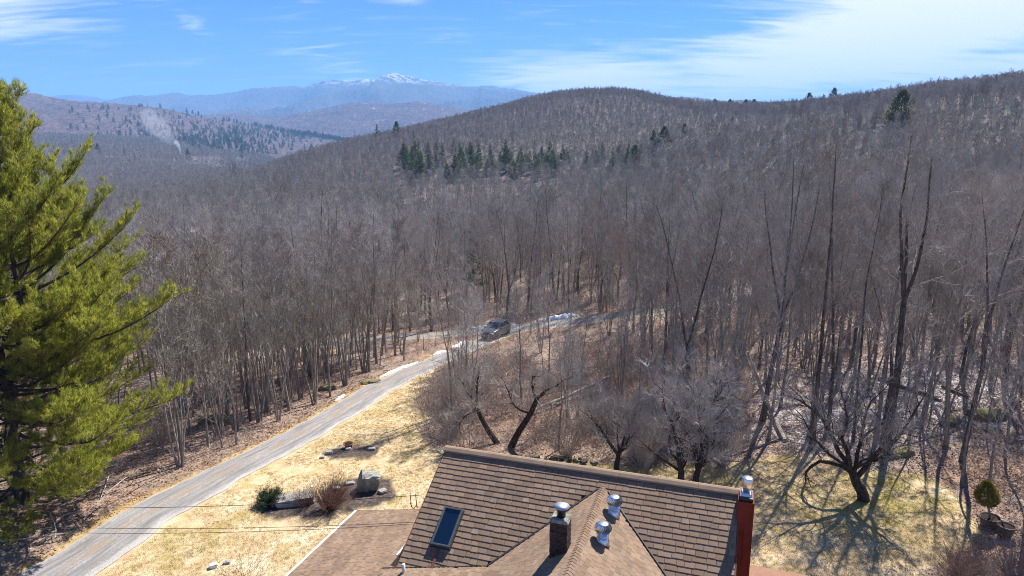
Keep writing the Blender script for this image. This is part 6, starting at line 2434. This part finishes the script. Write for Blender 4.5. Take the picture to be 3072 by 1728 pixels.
log((1832, 1160), (1590, 1245), .16, "longest pale fallen trunk lying across the scrub behind the ridge", lift0=.9, lift1=.2, seed=1)
log((1700, 1195), (1600, 1230), .11, "shorter pale log lying beside the longest fallen trunk", seed=2)
log((1690, 1212), (1560, 1262), .10, "pale log lowest of those in the scrub, near the right leaning apple trunk", seed=3)
log((1790, 1155), (1520, 1172), .07, "thin pale pole lying level above the longest fallen trunk", seed=4)
log((1560, 1100), (1680, 1130), .07, "short grey log in the scrub below the car", seed=5)
log((1600, 1130), (1760, 1128), .06, "thin grey log in the scrub right of the short grey log", seed=6)
log((1380, 1150), (1560, 1165), .06, "thin pole lying in brush beside the driveway below the car", seed=7)
log((1760, 1185), (1640, 1225), .09, "broken pale log in the pile just under the longest fallen trunk", seed=31)
log((1720, 1130), (1760, 1210), .07, "pale branchy log crossing the pile below the bent sapling", seed=32, limbs=5)
log((1600, 1190), (1700, 1170), .08, "bleached log lying left of the pile above the right leaning apple trunk", seed=33, limbs=5)
log((1830, 1215), (1960, 1245), .08, "grey log lying right of the longest fallen trunk's root end", seed=34)
log((1375, 893), (1450, 865), .14, "pale log tilted uphill beyond the side road, nearest the car", seed=8)
log((1345, 935), (1440, 920), .13, "pale straight log lying just beyond the side road", seed=9)
log((1390, 905), (1560, 888), .12, "long pale log in open woods behind the car", seed=10)
log((1200, 905), (1330, 890), .12, "pale log in woods beyond the left end of the side road", seed=11)
log((1180, 935), (1320, 938), .10, "dark grey log lying level beyond the side road's left end", seed=12, mat=M_BARK)
log((2640, 1140), (2820, 1205), .20, "dark fallen trunk in the snowy right woods behind the tallest tree", seed=13, mat=M_BARKD)
log((2830, 1165), (2905, 1195), .22, "thick dark log lying right of the snowy ground", seed=14, mat=M_BARKD)
log((2260, 1010), (2080, 1070), .10, "grey fallen log in the woods behind the vase shaped tree", seed=15)
log((2352, 1326), (2225, 1040), .13, "pale dead trunk leaning left against the vase shaped dark tree", "leaning_dead_trunk", lift0=.05, lift1=.1, seed=16, limbs=2)
log((2318, 1262), (2265, 1100), .11, "second leaning pale dead trunk just right of the vase shaped tree", "leaning_dead_trunk", lift0=.05, lift1=.1, seed=17, limbs=1)


def leaning(base, top, Ytop, r, label, seed):
    """a dead stem propped among the trees: foot on the ground, tip in the air"""
    a = P(*base); b_ = at_y(top[0], top[1], Ytop)
    rg = np.random.default_rng(seed)
    t = np.linspace(0, 1, 8)[:, None]
    q = a * (1 - t) + b_ * t + rg.normal(0, .06, (8, 3)) - a
    e = thing("leaning_dead_trunk", label, "dead tree", tuple(a))
    mb = MB(); mb.tube(q, r * np.linspace(1, .45, 8), 7, cap=True); mb.build("stem", M_DEAD, e)


leaning((2345, 1320), (2245, 1060), P(2345, 1320)[1] + 1.5, .14, "pale dead trunk standing aslant, its foot at the lawn edge behind the red chimney", 1)
leaning((2310, 1255), (2262, 1110), P(2310, 1255)[1] + 1.0, .10, "thinner slanting pale trunk close to the vase shaped dark tree", 2)
leaning((2838, 1300), (2712, 965), P(2838, 1300)[1] + 3.0, .12, "long dead stem slanting across the snowy gap right of the tallest tree", 3)
leaning((1560, 1085), (1800, 1075), P(1680, 1110)[1], .04, "thin pale sapling bent over in an arch in the scrub below the car", 4)

# ------------------------------------------------------------------ wires to the house
M_WIRE = simple("black_cable", (.02, .02, .02), .6, .3)


def wire(p0, p1, r, sag, label, extra=None):
    t = np.linspace(0, 1, 40)[:, None]
    q = np.array(p0) * (1 - t) + np.array(p1) * t - np.array((0, 0, 1)) * 4 * sag * t * (1 - t)
    mb = MB(); mb.tube(q - q[0], r, 6)
    o = mb.build("overhead_wire", M_WIRE)
    o.location = tuple(q[0])
    tag(o, label, "wire", "overhead wires to the house")
    return o


ev1 = PL_MAIN.hit(1257, 1487); ev2 = PL_MAIN.hit(1246, 1568)
pole_top = at_y(-330, 1530, 24.5)
wire(ev1 + UP * .02, at_y(-330, 1508, 24.5), .010, .35, "upper single black wire running left from the roof edge across the lawn")
wire(ev2 + UP * .02, at_y(-330, 1560, 24.0), .008, .30, "middle black wire crossing the white roof edge, running left over the driveway")
wire(ev2 - UP * .04, at_y(-330, 1575, 24.0), .008, .36, "lowest black wire just under the middle one, crossing the driveway")
lp_ = MB()
c = ev1 - UX * .25
for s in (-.10, .12):
    q = [c + UX * s + UP * (.05 - .55 * math.sin(math.pi * t)) + UX * .1 * t for t in np.linspace(0, .5, 8)]
    lp_.tube([x - c for x in q], .014, 5)
lp_.tube([np.array((-.10 * UX[0], -.10 * UX[1], -.35)), UX * 0 - UP * .56, np.array((.16 * UX[0], .16 * UX[1], -.38))], .014, 5)
o = lp_.build("drip_loop", M_WIRE); o.location = tuple(c)
tag(o, "black looped cable ends hanging at the left roof edge", "cable")
up_ = at_y(-330, 1540, 24.4)
pole = thing("utility_pole", "wooden pole beyond the left edge carrying the wires", "pole", (up_[0], up_[1], gz(up_[0], up_[1])))
pm = MB(); pm.tube([(0, 0, -.5), (0, 0, CAM_Z - 10.5)], [.16, .11], 10, cap=True); pm.build("shaft", M_WOODT, pole)

# ------------------------------------------------------------------ small buildings and smoke in the valley
M_ROOFG = simple("grey_metal_roof", (.42, .43, .44), .6, .3, var=.15, nscale=.5)
M_WALLW = simple("white_clapboard", (.75, .75, .72), .7, .2, var=.1, nscale=.5)
M_PANE = simple("dark_window", (.03, .035, .04), .1, .6)


def cottage(px, py, Y, w_, d_, h_, label, rz=0.3, wall=None, roof=None):
    p = P(px, py)
    e = thing("farm_building", label, "building", (p[0], p[1], p[2]), rz, "small buildings in the valley")
    a = MB(); w_, d_, h_ = w_ * .7, d_ * .7, h_ * .75
    a.box((0, 0, h_ / 2 - .5), (w_ / 2, d_ / 2, h_ / 2 + .5)); a.build("wall", wall or M_WALLW, e)
    r_ = MB()
    hh = d_ * .32
    V = [(-w_ / 2 - .4, -d_ / 2 - .5, h_), (w_ / 2 + .4, -d_ / 2 - .5, h_), (w_ / 2 + .4, d_ / 2 + .5, h_), (-w_ / 2 - .4, d_ / 2 + .5, h_), (-w_ / 2 - .4, 0, h_ + hh), (w_ / 2 + .4, 0, h_ + hh)]
    r_.add(V, [(0, 1, 5, 4), (2, 3, 4, 5), (0, 4, 3), (1, 2, 5), (3, 2, 1, 0)])
    r_.build("roof", roof or M_ROOFG, e)
    for k in range(3):
        wn = MB(); wn.box((-w_ / 2 + w_ * (k + .5) / 3, -d_ / 2 - .02, h_ * .55), (.5, .05, .7)); wn.build("window", M_PANE, e)


cottage(588, 481, 900, 8, 7, 5, "tiny white house at the left of the valley floor", .4)
cottage(622, 483, 930, 10, 8, 5, "tiny white house second from the left on the valley floor", -.3)
cottage(650, 482, 940, 10, 7, 4, "tiny tan roofed house on the valley floor", .2, None, simple("tan_roof", (.45, .36, .28), .8, .2))
cottage(725, 479, 960, 18, 8, 4, "long low white building on the valley floor", .1)
cottage(1050, 407, 1350, 22, 9, 4, "long pale roof at the foot of the wooded dome", .05)


def smoke():
    m = new_mat("smoke")
    w = NT(m.node_tree); w.n.clear()
    out = w.node("ShaderNodeOutputMaterial"); v = w.node("ShaderNodeVolumePrincipled")
    v.inputs["Color"].default_value = (.85, .9, 1, 1); v.inputs["Density"].default_value = .0085
    w.l.new(v.outputs[0], out.inputs["Volume"])
    m2 = m.copy(); m2.name = "thick_smoke"
    m2.node_tree.nodes["Principled Volume"].inputs["Density"].default_value = .11
    Y = 1000.0
    c = at_y(540, 462, Y)
    root = thing("smoke_plume", "pale chimney smoke rising and drifting left over the valley", "smoke", tuple(c))
    for name, pl, mat in (("smoke_base", [(541, 460, .9), (540, 447, 1.6), (535, 436, 2.6), (529, 428, 3.2), (524, 424, 2.6)], m2), ("smoke_trail", [(528, 430, 2.5), (516, 425, 7), (500, 405, 12), (478, 385, 15), (455, 365, 16), (435, 345, 13), (425, 338, 5)], m)):
        A = np.array(pl, float)
        q = spline(A, 26)
        P3 = np.array([at_y(a, b_, Y) for a, b_, _ in q]) - c
        mb = MB(); mb.tube(P3, q[:, 2] * (1 + .35 * fbm(np.arange(26) * .5, np.zeros(26) + 3.0, 3)), 16, cap=True)
        V = np.concatenate(mb.v)
        mb.v = [V + np.stack([fbm(V[:, 2] / 6 + k * 9, V[:, 0] / 6 + k, 3) * 2.0 for k in range(3)], 1) * (1 if name == "smoke_trail" else .25)]
        mb.build(name, mat, root, True)


smoke()
